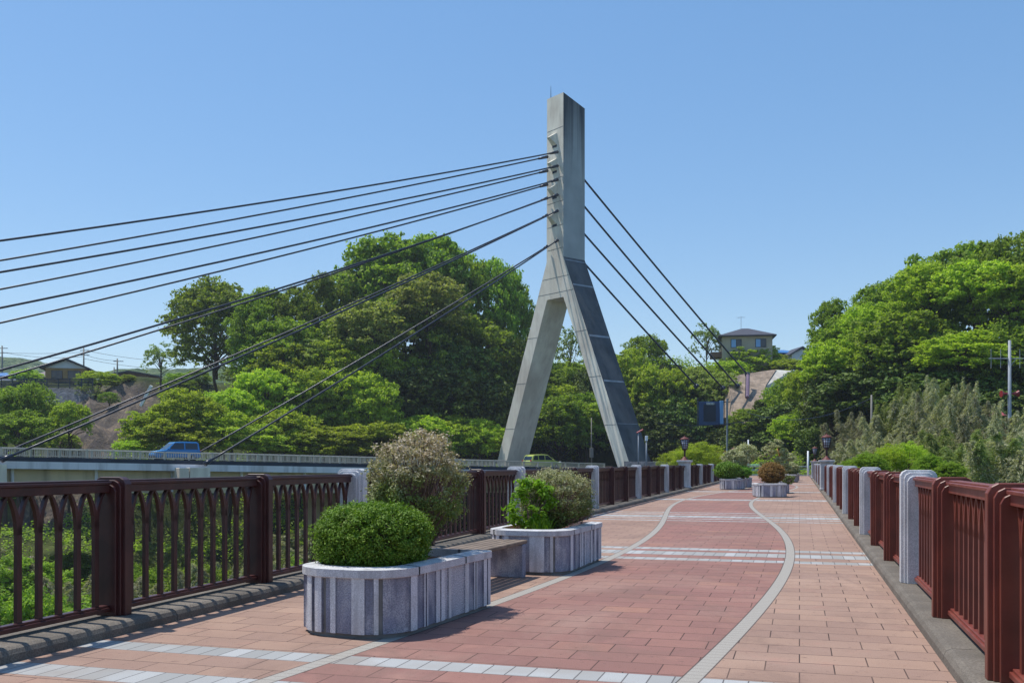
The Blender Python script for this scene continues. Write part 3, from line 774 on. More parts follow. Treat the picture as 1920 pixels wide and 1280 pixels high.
bush('shrub',(-.90,33.5,.78),.40,.42,.33,L['rustball'],.022,16000,110,'rusty brown rounded shrub in the middle planter',ncl=200,cl=.25,twigs=8,core=.72,stemh=.42)
bush('shrub',(-.35,34.1,.56),.22,.3,.14,L['oshrub'],.022,2600,111,'sparse low twigs at the right end of the middle planter',ncl=40,cl=.3,twigs=30,stemh=.42)
# cloud pruned tree
rt=empty('tree',(-.62,37.6,.42),0,'small cloud pruned tree with orange trunk behind the rusty ball','tree')
b=MB(); b.tube([(0,0,0),(-.02,0,.3),(.03,0,.6),(-.08,0,.95),(-.18,0,1.25)],[.07,.055,.05,.035,.02],8); b.tube([(.0,0,.5),(.16,0,.72),(.28,0,.85)],[.03,.025,.015],6); b.tube([(0,0,.6),(-.2,0,.8)],[.03,.015],6)
b.build('trunk',worn('orange_bark',(168,96,58),.3,6,.9),rt,smooth=True)
rng=np.random.default_rng(120)
Cc=[];Rr=[]
for cx,cz,rr in ((-.22,1.42,.30),(-.34,1.18,.22),(.02,.98,.28),(.26,.92,.24),(.1,.66,.22),(.02,1.12,.2),(-.12,.82,.2),(.2,.5,.16)):
    for k in range(16):
        d=rng.normal(size=3); d/=np.linalg.norm(d); Cc.append((cx+d[0]*rr*.7,d[1]*rr*.7,cz+d[2]*rr*.5)); Rr.append((.1,.1,.07))
pos,nr=clumps_to_leaves(np.array(Cc),np.array(Rr),80,rng,up=.5,shell=.3)
link_mesh('crown',quads_mesh('crown',pos,nr,.025,.5,L['oshrub'],rng),rt)
bush('shrub',(-.42,58.6,.75),.40,.4,.36,L['oshrub'],.035,6000,112,'grey green shrub in the small far planter',ncl=80,cl=.3,twigs=10,stemh=.42)
bush('shrub',(-.42,64.2,.70),.36,.4,.30,L['oshrub'],.035,4000,113,'dim shrub in the farthest planter',ncl=60,cl=.3,twigs=10,stemh=.42)

# ---------------------------------------------------------------- cable stayed road bridge
S_=TD/100.0
bridge=empty('road_bridge',RB(0,0,0),0,'concrete cable stayed road bridge with a tall A shaped pylon','bridge')
def child(o): 
    o.parent=bridge; o.matrix_parent_inverse=Matrix.Translation(-bridge.location); return o
Z=lambda z: EYE+(z-EYE)*S_
d_=3.06*S_
SH=[(0,Z(22.6)),(0,Z(39.7)),(2.58*S_,Z(39.7)),(2.65*S_,Z(22.4))]
def ext(p,q,z): f=(z-p[1])/(q[1]-p[1]); return (p[0]+(q[0]-p[0])*f,z)
ro0,ro1=(0,Z(22.6)),(-9.7*S_,Z(.6)); ri0,ri1=(0,Z(18.4)),(-7.97*S_,Z(.6))
lo0,lo1=(2.65*S_,Z(22.4)),(11.4*S_,Z(.6)); li0,li1=(2.6*S_,Z(18.4)),(9.75*S_,Z(.6))
B0=-3.0
junction=[ri0,ro0,lo0,li0]
rleg=[ext(ri0,ri1,B0),ext(ro0,ro1,B0),ro0,ri0]; lleg=[li0,lo0,ext(lo0,lo1,B0),ext(li0,li1,B0)]
mb=MB()
def slab(poly, tilt=False, top=None):
    n=len(poly)
    f0=lambda b,z: RB(0,b,z)
    f1=lambda b,z: RB(d_,b,z-(1.0*S_ if (tilt and z>Z(39)) else 0))
    vs=[f0(*p) for p in poly]+[f1(*p) for p in poly]
    fs=[tuple(range(n-1,-1,-1)),tuple(range(n,2*n))]
    return vs,fs
def wall_faces(poly,edges,mi,tilt=False):
    for i,j in edges:
        p,q_=poly[i],poly[j]; t_=lambda z:(1.0*S_ if (tilt and z>Z(39)) else 0)
        mb.add([RB(0,*p),RB(0,*q_),RB(d_,q_[0],q_[1]-t_(q_[1])),RB(d_,p[0],p[1]-t_(p[1]))],[(0,1,2,3)],mi)
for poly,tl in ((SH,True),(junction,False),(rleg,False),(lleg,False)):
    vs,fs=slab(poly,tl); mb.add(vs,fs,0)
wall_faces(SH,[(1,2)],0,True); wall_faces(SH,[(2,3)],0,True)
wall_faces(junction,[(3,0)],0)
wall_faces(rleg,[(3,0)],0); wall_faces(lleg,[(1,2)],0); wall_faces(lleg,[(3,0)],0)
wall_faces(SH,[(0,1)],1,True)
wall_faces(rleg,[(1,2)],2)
# shaft side: grey with dark rain streaks from the top
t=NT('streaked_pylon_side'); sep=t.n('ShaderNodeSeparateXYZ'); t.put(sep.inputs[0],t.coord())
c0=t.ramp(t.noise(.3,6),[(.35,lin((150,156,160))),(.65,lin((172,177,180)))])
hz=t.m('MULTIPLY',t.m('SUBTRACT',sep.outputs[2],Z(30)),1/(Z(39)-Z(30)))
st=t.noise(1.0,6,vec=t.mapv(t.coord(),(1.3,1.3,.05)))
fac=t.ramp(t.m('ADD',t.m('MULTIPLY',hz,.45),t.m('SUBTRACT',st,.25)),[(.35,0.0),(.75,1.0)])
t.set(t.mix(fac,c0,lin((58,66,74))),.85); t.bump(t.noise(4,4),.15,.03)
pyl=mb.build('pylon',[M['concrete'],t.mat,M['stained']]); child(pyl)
# pale lift joints on the blackened leg face, a few mm proud
n_b,n_z=(ro1[1]-ro0[1]),-(ro1[0]-ro0[0]); nl=math.hypot(n_b,n_z); nb,nz_=n_b/nl,n_z/nl
if nb>0: nb,nz_=-nb,-nz_
for f,th in ((.012,.12),(.135,.22),(.385,.26),(.60,.22),(.80,.06)):
    p=(ro0[0]+(ro1[0]-ro0[0])*f,ro0[1]+(ro1[1]-ro0[1])*f); tb=((ro1[0]-ro0[0])/nl*th,(ro1[1]-ro0[1])/nl*th)
    q_=(p[0]+tb[0],p[1]+tb[1]); o=.02
    P4=[(p[0]+nb*o,p[1]+nz_*o),(q_[0]+nb*o,q_[1]+nz_*o)]
    sb=MB(); sb.add([RB(.15,*P4[0]),RB(d_-.15,*P4[0]),RB(d_-.15,*P4[1]),RB(.15,*P4[1]), RB(.15,*p),RB(d_-.15,*p),RB(d_-.15,*q_),RB(.15,*q_)],[(0,1,2,3),(0,4,5,1),(3,2,6,7),(0,3,7,4),(1,5,6,2)]); child(sb.build('joint_stripe',M['stripe']))
# thin construction joints on the lit face
jb_=MB(); dj=NT('joint_line').set(lin((96,96,98)),.9)
def lineface(p,q_,th=.05,o=.012):
    jb_=MB(); jb_.add([RB(-o,p[0],p[1]),RB(-o,q_[0],q_[1]),RB(-o,q_[0],q_[1]-th),RB(-o,p[0],p[1]-th),RB(0.0,p[0],p[1]),RB(0.0,q_[0],q_[1]),RB(0.0,q_[0],q_[1]-th),RB(0.0,p[0],p[1]-th)],[(0,1,2,3),(0,4,5,1),(3,2,6,7)]); child(jb_.build('joint_line',dj))
def at_z(p,q_,z): return ext(p,q_,z)
for zz in (Z(36.2),Z(31.0),Z(28.5),Z(26.0),Z(23.6)): lineface((0.02,zz),(2.55*S_,zz))
for zz in (Z(20.6),Z(19.0)): lineface((at_z(ro0,ro1,zz)[0]+.05,zz),(at_z(lo0,lo1,zz)[0]-.05,zz))
for zz in (Z(14.6),Z(9.8),Z(4.9)):
    lineface((at_z(ro0,ro1,zz)[0]+.05,zz),(at_z(ri0,ri1,zz)[0]-.05,zz)); lineface((at_z(li0,li1,zz)[0]+.05,zz),(at_z(lo0,lo1,zz)[0]-.05,zz))
# hooded openings between the cable pairs
for v_ in (262,310,358,410):
    k=(1040-960)/F; b_=(TX-k*TD)/(SA+k*CA); zc_=TD+b_*CA; z_=EYE+(VH-v_)/F*zc_
    hb=MB()
    hb.add([RB(-.02,b_-.45,z_+.75),RB(-.02,b_+.45,z_+.75),RB(-.02,b_+.45,z_-.75),RB(-.02,b_-.45,z_-.75),
            RB(-.9,b_-.0,z_+.15),RB(-.9,b_+.45,z_+.15),RB(.05,b_-.45,z_+.75),RB(.05,b_+.45,z_+.75)],[(0,1,5,4),(0,4,3),(1,2,5),(4,5,2,3)])
    child(hb.build('anchor_hood',M['concrete'])); 
    ob=MB(); ob.add([RB(-.03,b_-.42,z_-.15),RB(-.03,b_+.42,z_-.15),RB(-.03,b_+.42,z_-.95),RB(-.03,b_-.42,z_-.95)],[(0,1,2,3)]); 
    ob.box(tuple(RB(-.02,b_,z_-.62)),(.06,.8,.7),PSI+AL)
    child(ob.build('opening',M['beam_dark']))
lr=MB(); p=RB(.4,2.35*S_,Z(39.7)); lr.tube([p,p+Vector((0,0,1.7))],[.05,.02],6); child(lr.build('lightning_rod',M['sign_frame']))
# deck
A0,A1_=-95.0,0.0
def strip(b0,b1,z0,z1,a0=A0,a1=A1_,seg=20,mb=None):
    mb=mb or MB()
    for i in range(seg):
        x0=a0+(a1-a0)*i/seg; x1=a0+(a1-a0)*(i+1)/seg
        vs=[RB(x,b,road_z(x)+z) for x in (x0,x1) for b,z in ((b0,z0),(b1,z0),(b1,z1),(b0,z1))]
        mb.add(vs,[(0,1,5,4),(1,2,6,5),(2,3,7,6),(3,0,4,7),(0,3,2,1),(4,5,6,7)])
    return mb
BN,BF=-8.9,11.4
child(strip(BN+.35,BF-.35,-.35,-.02).build('deck',M['asphalt']))
child(strip(BN,BN+.4,-.30,.04).build('edge_band',M['beam_dark'])); child(strip(BF-.4,BF,-.30,.04).build('edge_band',M['beam_dark']))
child(strip(BN-.06,BN+.5,-.86,-.303).build('edge_beam',M['beam_white'])); child(strip(BF-.5,BF+.06,-.86,-.303).build('edge_beam',M['beam_white']))
child(strip(BN+.8,BN+1.6,-2.7,-.36).build('girder',M['girder'])); child(strip(BF-2.3,BF-1.5,-2.7,-.36).build('girder',M['girder']))
for k in range(16):
    a_=-3-k*6.0; z_=road_z(a_); bb=MB()
    bb.tube([RB(a_,BN+.64,z_-2.6),RB(a_,BN+.64,z_-.86)],.13,8)
    child(bb.build('drain_pipe',M['beam_white']))
for a_ in (-30.0,-72.0):
    pb=MB(); pb.box(tuple(RB(a_,1.2,road_z(a_)-9.7)),(2.2,13,14),PSI+AL); child(pb.build('pier',M['girder'],bevel=.05))
# near cable anchor blocks
def ab_u(u,b): return hit_b(u,b)
def anchor_block(a_, b_):
    z_=road_z(a_); mb=MB(); mb.box(tuple(RB(a_,b_,z_-1.4)),(1.7,1.4,1.7),PSI+AL); mb.box(tuple(RB(a_-1.3,b_+.1,z_-1.45)),(.8,1.5,1.75),PSI+AL)
    child(mb.build('anchor_block',M['concrete'],bevel=.03))
BNc=BN-.75; BFc=BF+.3
an6=ab_u(383,BNc)
def cable_pts(p,q_,sag,n=24):
    out=[]
    for i in range(n+1):
        f=i/n; w=p.lerp(q_,f); w.z-=4*sag*f*(1-f); out.append(w)
    return out
def proj(w):
    xc=w.x*CS+w.y*SN; zc=-w.x*SN+w.y*CS
    return 960+F*xc/zc, VH-(w.z-EYE)*F/zc, zc
def v_at_u(pts,u0):
    pr=[proj(p) for p in pts if (-p.x*SN+p.y*CS)>1]
    for a_,b_ in zip(pr,pr[1:]):
        if (a_[0]-u0)*(b_[0]-u0)<=0:
            f=(u0-a_[0])/(b_[0]-a_[0]+1e-9); return a_[1]+(b_[1]-a_[1])*f
    return None
def tower_pt(u,v):
    k=(u-960)/F; b_=(TX-k*TD)/(SA+k*CA); return RB(-.3,b_,EYE+(VH-v)/F*(TD+b_*CA)), b_
def stay(ut,vt,bdeck,u_end=None,v0=None,sagf=.011):
    S,_b=tower_pt(ut,vt)
    if u_end is not None:
        a_=hit_b(u_end,bdeck)
    else:
        lo,hi=-55.0,-260.0
        for _ in range(40):
            mid=(lo+hi)/2; E=RB(mid,bdeck,road_z(mid)-.3); n_=(E-S).length
            v_=v_at_u(cable_pts(S,E,sagf*n_),0.0)
            if v_ is None or v_>v0: lo=mid
            else: hi=mid
        a_=(lo+hi)/2
    E=RB(a_,bdeck,road_z(a_)-.25); n_=(E-S).length
    pts=cable_pts(S,E,sagf*n_*(1 if u_end is None else .5))
    mb=MB(); mb.tube(pts,.088,8)
    mb.tube([pts[0],pts[0].lerp(pts[1],.28)],[.2,.13],10); mb.tube([pts[-1],pts[-1].lerp(pts[-2],.3)],[.22,.14],10)
    child(mb.build('stay_cable',M['cable'],smooth=True)); return a_
ends=[]
for ut,vt,v0 in ((1049,286,452),(1049,312,511),(1049,338,578),(1049,366,695)):
    ends.append(stay(ut,vt,BNc,v0=v0))
for ut,vt,v0 in ((1030,295,489),(1030,321,543),(1030,347,606),(1030,372,710)): stay(ut,vt,BFc,v0=v0)
e5=stay(1049,396,BNc,u_end=2); stay(1030,404,BFc,u_end=-32)
e6=stay(1049,451,BNc,u_end=384); stay(1030,462,BFc,u_end=333)
for e in (e5,e6): anchor_block(e-.55,BNc+.25)
print('cable ends',ends,e5,e6)
# back stays on the right
bs=1.3*S_
for (v0,ue,ve) in ((330,1402,703),(380,1383,724),(432,1356,728),(487,1306,724)):
    k=(1097.5-960)/F; a0=d_
    zc0=depth_ab(a0,0); S=RB(a0-.1,bs*.3,EYE+(VH-v0)/F*zc0)
    a1=hit_b(ue,bs*.3); E=RB(a1,bs*.3,EYE+(VH-ve)/F*depth_ab(a1,bs*.3))
    pts=cable_pts(S,E,.004*(E-S).length,12); mb=MB(); mb.tube(pts,.125,8); mb.tube([pts[-1],pts[-1].lerp(pts[-2],.12)],[.42,.3],10)
    child(mb.build('stay_cable',M['cable'],smooth=True))
print('backstay anchor a',a1)
# bridge railings (things of their own)
def bridge_rail(b_,h,label,a0,a1,z0=.04):
    r=empty('bridge_railing',RB(0,b_,0),0,label,'railing','cream railings of the road bridge')
    def ch(o): o.parent=r; o.matrix_parent_inverse=Matrix.Translation(-r.location); return o
    n=int((a1-a0)/2.0); pm=None
    rl=MB()
    for z_,t_ in ((h,.05),(.10,.035)):
        rl.tube([RB(a0+(a1-a0)*i/30,b_,road_z(a0+(a1-a0)*i/30)+z0+z_) for i in range(31)],t_,6)
    ch(rl.build('rail',M['rail_cream']))
    bl=MB()
    for i in range(n+1):
        a_=a0+(a1-a0)*i/n
        if pm is None:
            q=MB(); q.box((0,0,h/2+.02),(.13,.10,h+.04)); pm=q.mesh('post',M['rail_cream'])
        o=link_mesh('post',pm); o.location=RB(a_,b_,road_z(a_)+z0); o.rotation_euler=(0,0,PSI+AL); ch(o)
        if i<n:
            for k in range(1,14):
                x=a_+2.0*k/14*((a1-a0)/n/2.0); w=RB(x,b_,road_z(x)+z0)
                bl.box((w.x,w.y,w.z+h/2+.04),(.035,.035,h-.10),PSI+AL)
    o=ch(bl.build('baluster',M['rail_cream'])); o['kind']='stuff'
bridge_rail(BN+.2,.60,'near cream railing along the road bridge edge facing the footbridge',-92,-1.5)
bridge_rail(BF-.2,1.02,'far cream railing of the road bridge, in front of the trees',-96,4)
# road surface on the bank, beyond the pylon
mb=MB()
for i in range(20):
    x0,x1=0+i*4.0,4.0+i*4.0
    mb.add([RB(x0,-8,road_z(x0)-.1),RB(x1,-8,road_z(x1)-.1),RB(x1,10,road_z(x1)-.1),RB(x0,10,road_z(x0)-.1)],[(0,1,2,3)])
tag(mb.build('road',M['asphalt']),kind='structure')
# centre line on the bridge deck
mb=MB()
for i in range(16):
    x0=-92+i*6; mb.add([RB(x0,1.2,road_z(x0)-.012),RB(x0+3,1.2,road_z(x0+3)-.012),RB(x0+3,1.35,road_z(x0+3)-.012),RB(x0,1.35,road_z(x0)-.012)],[(0,1,2,3)])
tag(mb.build('road_marking',M['white_paint']),kind='structure')
# terrace at the end of the footbridge
mb=MB(); mb.add([(-30,86,-.01),(14,86,-.01),(14,100,-.01),(-30,100,-.01)],[(0,1,2,3)])
tag(mb.build('pavement',M['asphalt']),kind='structure')

# ---------------------------------------------------------------- cars
def car(label,a_,b_,L_,Wd,H,paint,prof,glass,face=1,tail=None):
    r=empty('car',RB(a_,b_,road_z(a_)-.02),PSI+AL+(0 if face>0 else math.pi),label,'car')
    w=Wd/2
    lower,upper=prof
    mb=MB(); mb.prism(lower,lambda x,z:(x*L_,-w,z*H),lambda x,z:(x*L_,w,z*H)); mb.build('body',paint,r,bevel=.05,smooth=False)
    tw=w*.84
    def cab(y): return lambda x,z:(x*L_, y*(w*.97+(tw-w*.97)*max(0,(z-.56)/.42)), z*H)
    mb=MB(); mb.prism(upper,cab(-1),cab(1)); mb.build('cabin',paint,r,bevel=.04)
    for s in (-1,1):
        for g in glass:
            mb=MB()
            def pt(x,z,o): 
                f=(z-.56)/(.96-.56); y=w*.97*(1-f)+tw*f
                return (x*L_,s*(y+o),z*H)
            mb.add([pt(x,z,.012) for x,z in g]+[pt(x,z,-.02) for x,z in g],[tuple(range(len(g)))]+[(i,(i+1)%len(g),(i+1)%len(g)+len(g),i+len(g)) for i in range(len(g))])
            mb.build('window',M['glass_dark'],r)
    us=upper
    for (p,q_) in ((0,1),(4,5)):
        x0,z0=us[p];x1,z1=us[q_]; mb=MB(); sx=-1 if p==0 else 1
        yy0,yy1=w*.82,tw*.88
        mb.add([((x0+(x1-x0)*.12)*L_+sx*.02,-yy0,(z0+(z1-z0)*.12)*H),((x0+(x1-x0)*.12)*L_+sx*.02,yy0,(z0+(z1-z0)*.12)*H),((x0+(x1-x0)*.88)*L_+sx*.02,yy1,(z0+(z1-z0)*.88)*H),((x0+(x1-x0)*.88)*L_+sx*.02,-yy1,(z0+(z1-z0)*.88)*H)],[(0,1,2,3)])
        mb.build('windscreen' if p==4 else 'rear_window',M['glass_dark'],r)
    for x in (-.33,.32):
        for s in (-1,1):
            wr=empty('wheel',(x*L_,s*(w-.09),.29)); wr.parent=r
            mb=MB(); mb.lathe([(.17,-.09),(.28,-.09),(.295,-.06),(.295,.06),(.28,.09),(.17,.09)],n=18); mb.build('tyre',M['tyre'],wr,rot=(R(90),0,0))
            mb=MB(); mb.lathe([(.17,-.08),(.17,.085),(.05,.10)],n=12); mb.build('rim',M['steel_grey'],wr,rot=(R(90)*s*-1,0,0))
    for s in (-1,1):
        mb=MB(); mb.box((L_*.485,s*w*.72,H*.44),(.16,.3,.16)); mb.build('headlight',M['lamp_clear'],r,bevel=.02)
        mb=MB(); mb.box((-L_*.487,s*w*.86,H*.5),(.14,.18,.28)); mb.build('tail_light',M['lamp_red_lens'],r,bevel=.02)
        mb=MB(); mb.box((L_*.2,s*(w+.09),H*.62),(.12,.16,.12)); mb.build('mirror',paint,r,bevel=.02)
    mb=MB(); mb.box((L_*.495,0,H*.22),(.08,Wd*.8,.16)); mb.build('bumper',M['black'],r,bevel=.02)
    return r
mini=([(-.49,.17),(.47,.16),(.50,.24),(.505,.38),(.475,.49),(.29,.57),(-.48,.59),(-.505,.50),(-.505,.26)],[(-.485,.56),(-.465,.92),(-.42,.985),(-.08,1.0),(.07,.965),(.28,.55)])
hatch=([(-.49,.17),(.47,.16),(.50,.22),(.505,.33),(.46,.44),(.30,.54),(-.47,.58),(-.505,.48),(-.505,.26)],[(-.47,.55),(-.425,.88),(-.37,.965),(-.08,1.0),(.05,.97),(.31,.52)])
g1=[[(-.44,.6),(-.43,.91),(-.16,.92),(-.16,.6)],[(-.13,.6),(-.13,.92),(.07,.92),(.20,.6)]]
g2=[[(-.42,.60),(-.38,.88),(-.27,.90),(-.27,.60)],[(-.24,.60),(-.24,.91),(-.06,.92),(-.06,.60)],[(-.03,.60),(-.03,.92),(.06,.91),(.22,.59)]]
bcar=-5.0
ac=hit_b(328,bcar); print('blue car depth',depth_ab(ac,bcar))
car('blue boxy compact car driving left across the road bridge',ac,bcar,3.9,1.7,1.68,M['car_blue'],mini,g1,face=-1)
bg=-4.6; ac=hit_b(1016,bg); print('green car depth',depth_ab(ac,bg))
car('pale yellow green hatchback passing under the pylon',ac,bg,4.6,1.7,1.62,M['car_green'],hatch,g2,face=1)

# ---------------------------------------------------------------- trees
IDX={}
def tree(kind,u,vt,zc,wpx,hpx,label,group=None,rot=None,cat='tree',limbs=True,name=None):
    ps=PROTO[kind]; i=IDX.get(kind,0); IDX[kind]=i+1; crown,trunk,limb=ps[i%len(ps)]
    rad=wpx/2/F*zc; ch=hpx/F*zc; top=EYE+(VH-vt)/F*zc; xc=(u-960)/F*zc
    g=terr2(xc,zc)-.3; cb=top-ch
    if cat in ('bush','shrub') and zc>90:
        vb=vt+hpx*.9; z_=95.0
        while z_<215 and EYE-(vb-VH)/F*z_>terr2((u-960)/F*z_,z_): z_+=1.0
        if 96<z_<214: zc=z_; rad=wpx/2/F*zc; ch=hpx/F*zc; top=EYE+(VH-vt)/F*zc; xc=(u-960)/F*zc; cb=top-ch
        g=cb+ch*.05
    if cb<g-ch*.25: g=cb+ch*.1
    th=max(cb-g,.3)+ch*.1
    rnd=random.Random(int(u*7+vt*13+zc))
    rz=rot if rot is not None else rnd.uniform(0,6.28)
    base=W(xc,zc,g)
    nm=name or {'bamboo':'bamboo_clump','bamboog':'bamboo_clump'}.get(kind,'tree')
    r=empty(nm,base,rz,label,cat,group)
    if kind.startswith('bamboo'):
        link_mesh('culm',trunk,r,(0,0,cb-g),(0,0,0),(rad,rad,ch/2))
    else:
        link_mesh('trunk',trunk,r,(0,0,0),(0,0,0),(min(rad,4)*1.2,min(rad,4)*1.2,th))
        if limb is not None: link_mesh('branch',limb,r,(0,0,cb-g),(0,0,0),(rad,rad,ch/2))
    link_mesh('crown',crown,r,(0,0,cb-g),(0,0,0),(rad,rad,ch/2))
    return r
def zf(u): return depth_ab(hit_b(u,BF),BF)
# individual, recognisable trees
tree('open',405,519,150,175,190,'wide open crowned tree standing alone left of the wood, dark bare trunk below')
tree('pale',302,645,160,70,70,'thin pale leaved tree left of the open crowned tree, on the plateau edge')
tree('pale',640,505,148,130,150,'pale green loose tree between the dark tall ones')
tree('bronze',690,570,134,140,120,'olive bronze tinged tree amid the left wood')
tree('bronze',800,520,138,150,130,'second olive bronze tree right under the tallest crown')
tree('bronze',560,635,130,110,90,'small grey olive tree half way up the left wood')
G1='tall dark trees forming the skyline of the far bank wood'
for u,v,off,w,h in ((470,560,30,90,120),(500,545,34,110,150),(560,540,30,110,160),(610,520,34,100,160),(735,447,34,210,210),(810,449,30,170,230),(690,480,38,140,190),(862,478,30,130,230),(925,488,28,130,250),(965,530,28,90,220),(760,560,24,200,200),(880,600,22,190,190),(540,600,24,150,140),(660,600,24,170,170),(480,620,30,100,110)):
    tree('mid',u,v,zf(u)+off,w,h,'tall mid green tree in the wood left of the pylon, crown near the skyline',G1)
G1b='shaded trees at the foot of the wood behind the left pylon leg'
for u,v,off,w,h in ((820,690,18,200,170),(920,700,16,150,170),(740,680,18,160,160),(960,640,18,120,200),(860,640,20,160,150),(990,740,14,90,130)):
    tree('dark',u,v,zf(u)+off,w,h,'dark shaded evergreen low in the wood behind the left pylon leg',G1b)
G2off=5
G2='bright green maples above the road bridge left of the pylon'
for u,v,off,w,h in ((280,775,5,110,90),(350,735,6,140,120),(430,720,10,130,120),(500,690,12,140,140),(330,790,3,150,80),(420,780,4,150,90),(520,760,6,150,110),(590,690,12,140,150),(640,700,10,150,150),(690,705,8,130,150),(610,790,4,170,90),(700,790,4,160,90),(540,650,16,130,110),(620,640,16,140,120),(780,770,6,160,110),(850,775,6,150,110),(900,790,3,110,90),(480,800,3,130,70),(250,820,3,70,50),(560,810,3,120,60),(760,810,3,110,70),(700,650,14,120,120)):
    tree('bright',u,v,zf(min(u,880))+off+G2off,w,h,'bright green maple in the bank of maples along the road bridge, left of the pylon',G2)
for u,v,w in ((335,700,60),(372,694,50),(450,690,70),(480,700,50),(345,712,60)):
    tree('mid',u,v,166,w,34,'dark bush in the row under the open crowned tree','bushes under the open crowned tree',cat='bush',name='bush')
G3='green trees left of the landslide'
for u,v,zc,w,h in ((10,728,118,110,130),(60,722,120,90,130),(35,770,114,130,90),(-30,730,122,100,140)):
    tree('mid',u,v,zc,w,h,'mid green tree at the far left edge below the plateau fence',G3)
tree('bright',130,745,118,72,90,'light green airy tree between the masonry wall and the landslide')
tree('bright',120,812,112,60,40,'small bright bush at the foot of the landslide, above the road railing',cat='bush',name='bush')
tree('bright',185,697,162,80,40,'leafy bush right of the gabled house on the plateau',cat='bush',name='bush')
tree('pale',165,720,158,50,36,'pale bush on the edge above the landslide',cat='bush',name='bush')
tree('bright',50,694,175,60,30,'small green bush left of the gabled house',cat='bush',name='bush')
tree('bright',240,700,165,30,22,'low bush in front of the brown shed',cat='bush',name='bush')
tree('mid',205,735,150,36,26,'tuft of dark scrub on the landslide rim',cat='bush',name='bush')
# between and right of the legs
G4='trees seen between and behind the pylon legs'
for k,u,v,zc,w,h in (('mid',1040,690,150,120,110),('mid',1090,740,142,120,130),('mid',1050,745,138,130,130),('bright',1045,720,146,100,80),('dark',1110,700,148,120,150),('dark',1000,700,150,110,160),('bright',1100,760,140,80,70),('mid',1070,600+80,156,130,110)):
    tree(k,u,v,zc,w,h,{'mid':'mid green tree framed between the two pylon legs','bright':'bright green tree framed between the two pylon legs','dark':'dark tree filling the gap between the pylon legs'}[k],G4)
tree('pale',1070,608,165,80,110,'sparse leafy tree against the sky inside the pylon arch')
G5='trees on the bank right of the pylon under the back stays'
for k,u,v,zc,w,h in (('bright',1175,662,150,110,130),('bright',1215,672,147,110,150),('bright',1260,690,146,110,120),('mid',1210,632,160,90,90),('mid',1170,690,152,120,140),('mid',1245,745,146,120,130),('dark',1200,770,144,150,110),('dark',1275,745,143,120,130),('mid',1300,690,150,90,100),('mid',1330,695,147,100,110),('dark',1320,760,145,120,110),('dark',1380,765,150,110,110),('dark',1250,790,142,120,90),('mid',1350,740,149,80,90)):
    tree(k,u,v,zc,w,h,{'mid':'mid green tree on the bank right of the pylon','bright':'sunlit bright tree just right of the pylon','dark':'dark ivy covered tree low on the bank right of the pylon'}[k],G5)
tree('bronze',1310,690,146,80,80,'grey tinged tree beside the lowest back stay')
tree('bronze',1355,700,143,70,80,'olive grey tree left of the concrete anchorage')
tree('mid',1405,768,126,90,60,'ivy green tree hiding the foot of the concrete anchorage')
tree('dark',1452,742,134,80,70,'ivy covered small tree leaning on the side wall of the anchorage')
tree('pale',1325,607,172,60,90,'pale airy tree left of the hilltop house')
G6='garden shrubs around the hilltop house'
for u,v,zc,w,h in ((1400,655,168,100,60),(1440,665,166,90,50),(1370,672,165,80,50),(1480,672,166,90,50),(1345,680,164,70,50),(1430,645,170,60,50)):
    tree('bright',u,v,zc,w,h,'leafy garden shrub below the hilltop house',G6,cat='shrub',name='shrub')
G7='trees and scrub around the end of the footbridge'
for k,u,v,zc,w,h in (('dark',1480,760,124,150,110),('mid',1500,700,128,120,120),('bright',1520,680,120,90,100),('mid',1470,720,132,90,100),('dark',1430,800,126,140,80),('bright',1500,775,116,100,70),('dark',1390,800,134,120,80),('mid',1540,740,112,120,110),('dark',1500,800,122,160,90),('dark',1560,790,108,120,90)):
    tree(k,u,v,zc,w,h,{'mid':'mid green tree overhanging the end of the footbridge','bright':'light green branchy tree beside the footbridge end','dark':'dark tree shading the end of the footbridge'}[k],G7)
tree('bronze',1470,790,112,100,60,'pale flowering scrub hanging over the dark hollow at the footbridge end',cat='bush',name='bush')
G8='big trees of the right hand wood'
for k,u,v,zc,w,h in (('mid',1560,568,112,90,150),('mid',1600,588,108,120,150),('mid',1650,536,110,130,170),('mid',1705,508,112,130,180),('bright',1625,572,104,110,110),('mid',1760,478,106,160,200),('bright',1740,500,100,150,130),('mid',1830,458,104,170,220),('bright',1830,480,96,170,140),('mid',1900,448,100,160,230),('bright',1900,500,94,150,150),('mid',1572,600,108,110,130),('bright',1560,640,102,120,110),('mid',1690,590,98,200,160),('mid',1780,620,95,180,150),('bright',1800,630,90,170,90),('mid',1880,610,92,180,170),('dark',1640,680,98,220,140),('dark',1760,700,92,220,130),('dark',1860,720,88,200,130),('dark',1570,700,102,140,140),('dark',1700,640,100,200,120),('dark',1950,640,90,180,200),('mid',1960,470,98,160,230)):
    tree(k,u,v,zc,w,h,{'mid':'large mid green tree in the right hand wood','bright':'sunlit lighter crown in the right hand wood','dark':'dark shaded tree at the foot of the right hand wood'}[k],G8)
G9='grey green bamboo clumps beyond the right railing'
rg=random.Random(44)
for u,v,zc,w,h in ((1600,762,62,80,130),(1640,752,60,80,140),(1700,700,58,100,190),(1740,695,56,90,200),(1670,735,57,90,160),(1780,705,54,90,190),(1815,700,52,90,200),(1860,735,50,100,180),(1900,730,48,100,190),(1730,780,50,120,140),(1790,790,47,120,140),(1850,800,44,130,140),(1910,790,42,130,150),(1640,800,54,100,110)):
    k='bamboo' if rg.random()<.66 else 'bamboog'
    tree(k,u,v-8,zc,w*1.35,h+30,'grey green feathery bamboo clump' if k=='bamboo' else 'greener bamboo clump among the grey ones',G9,cat='bamboo')
tree('bamboog',1720,690,60,90,170,'greenest tall bamboo plume, centre of the right hand thicket',cat='bamboo')
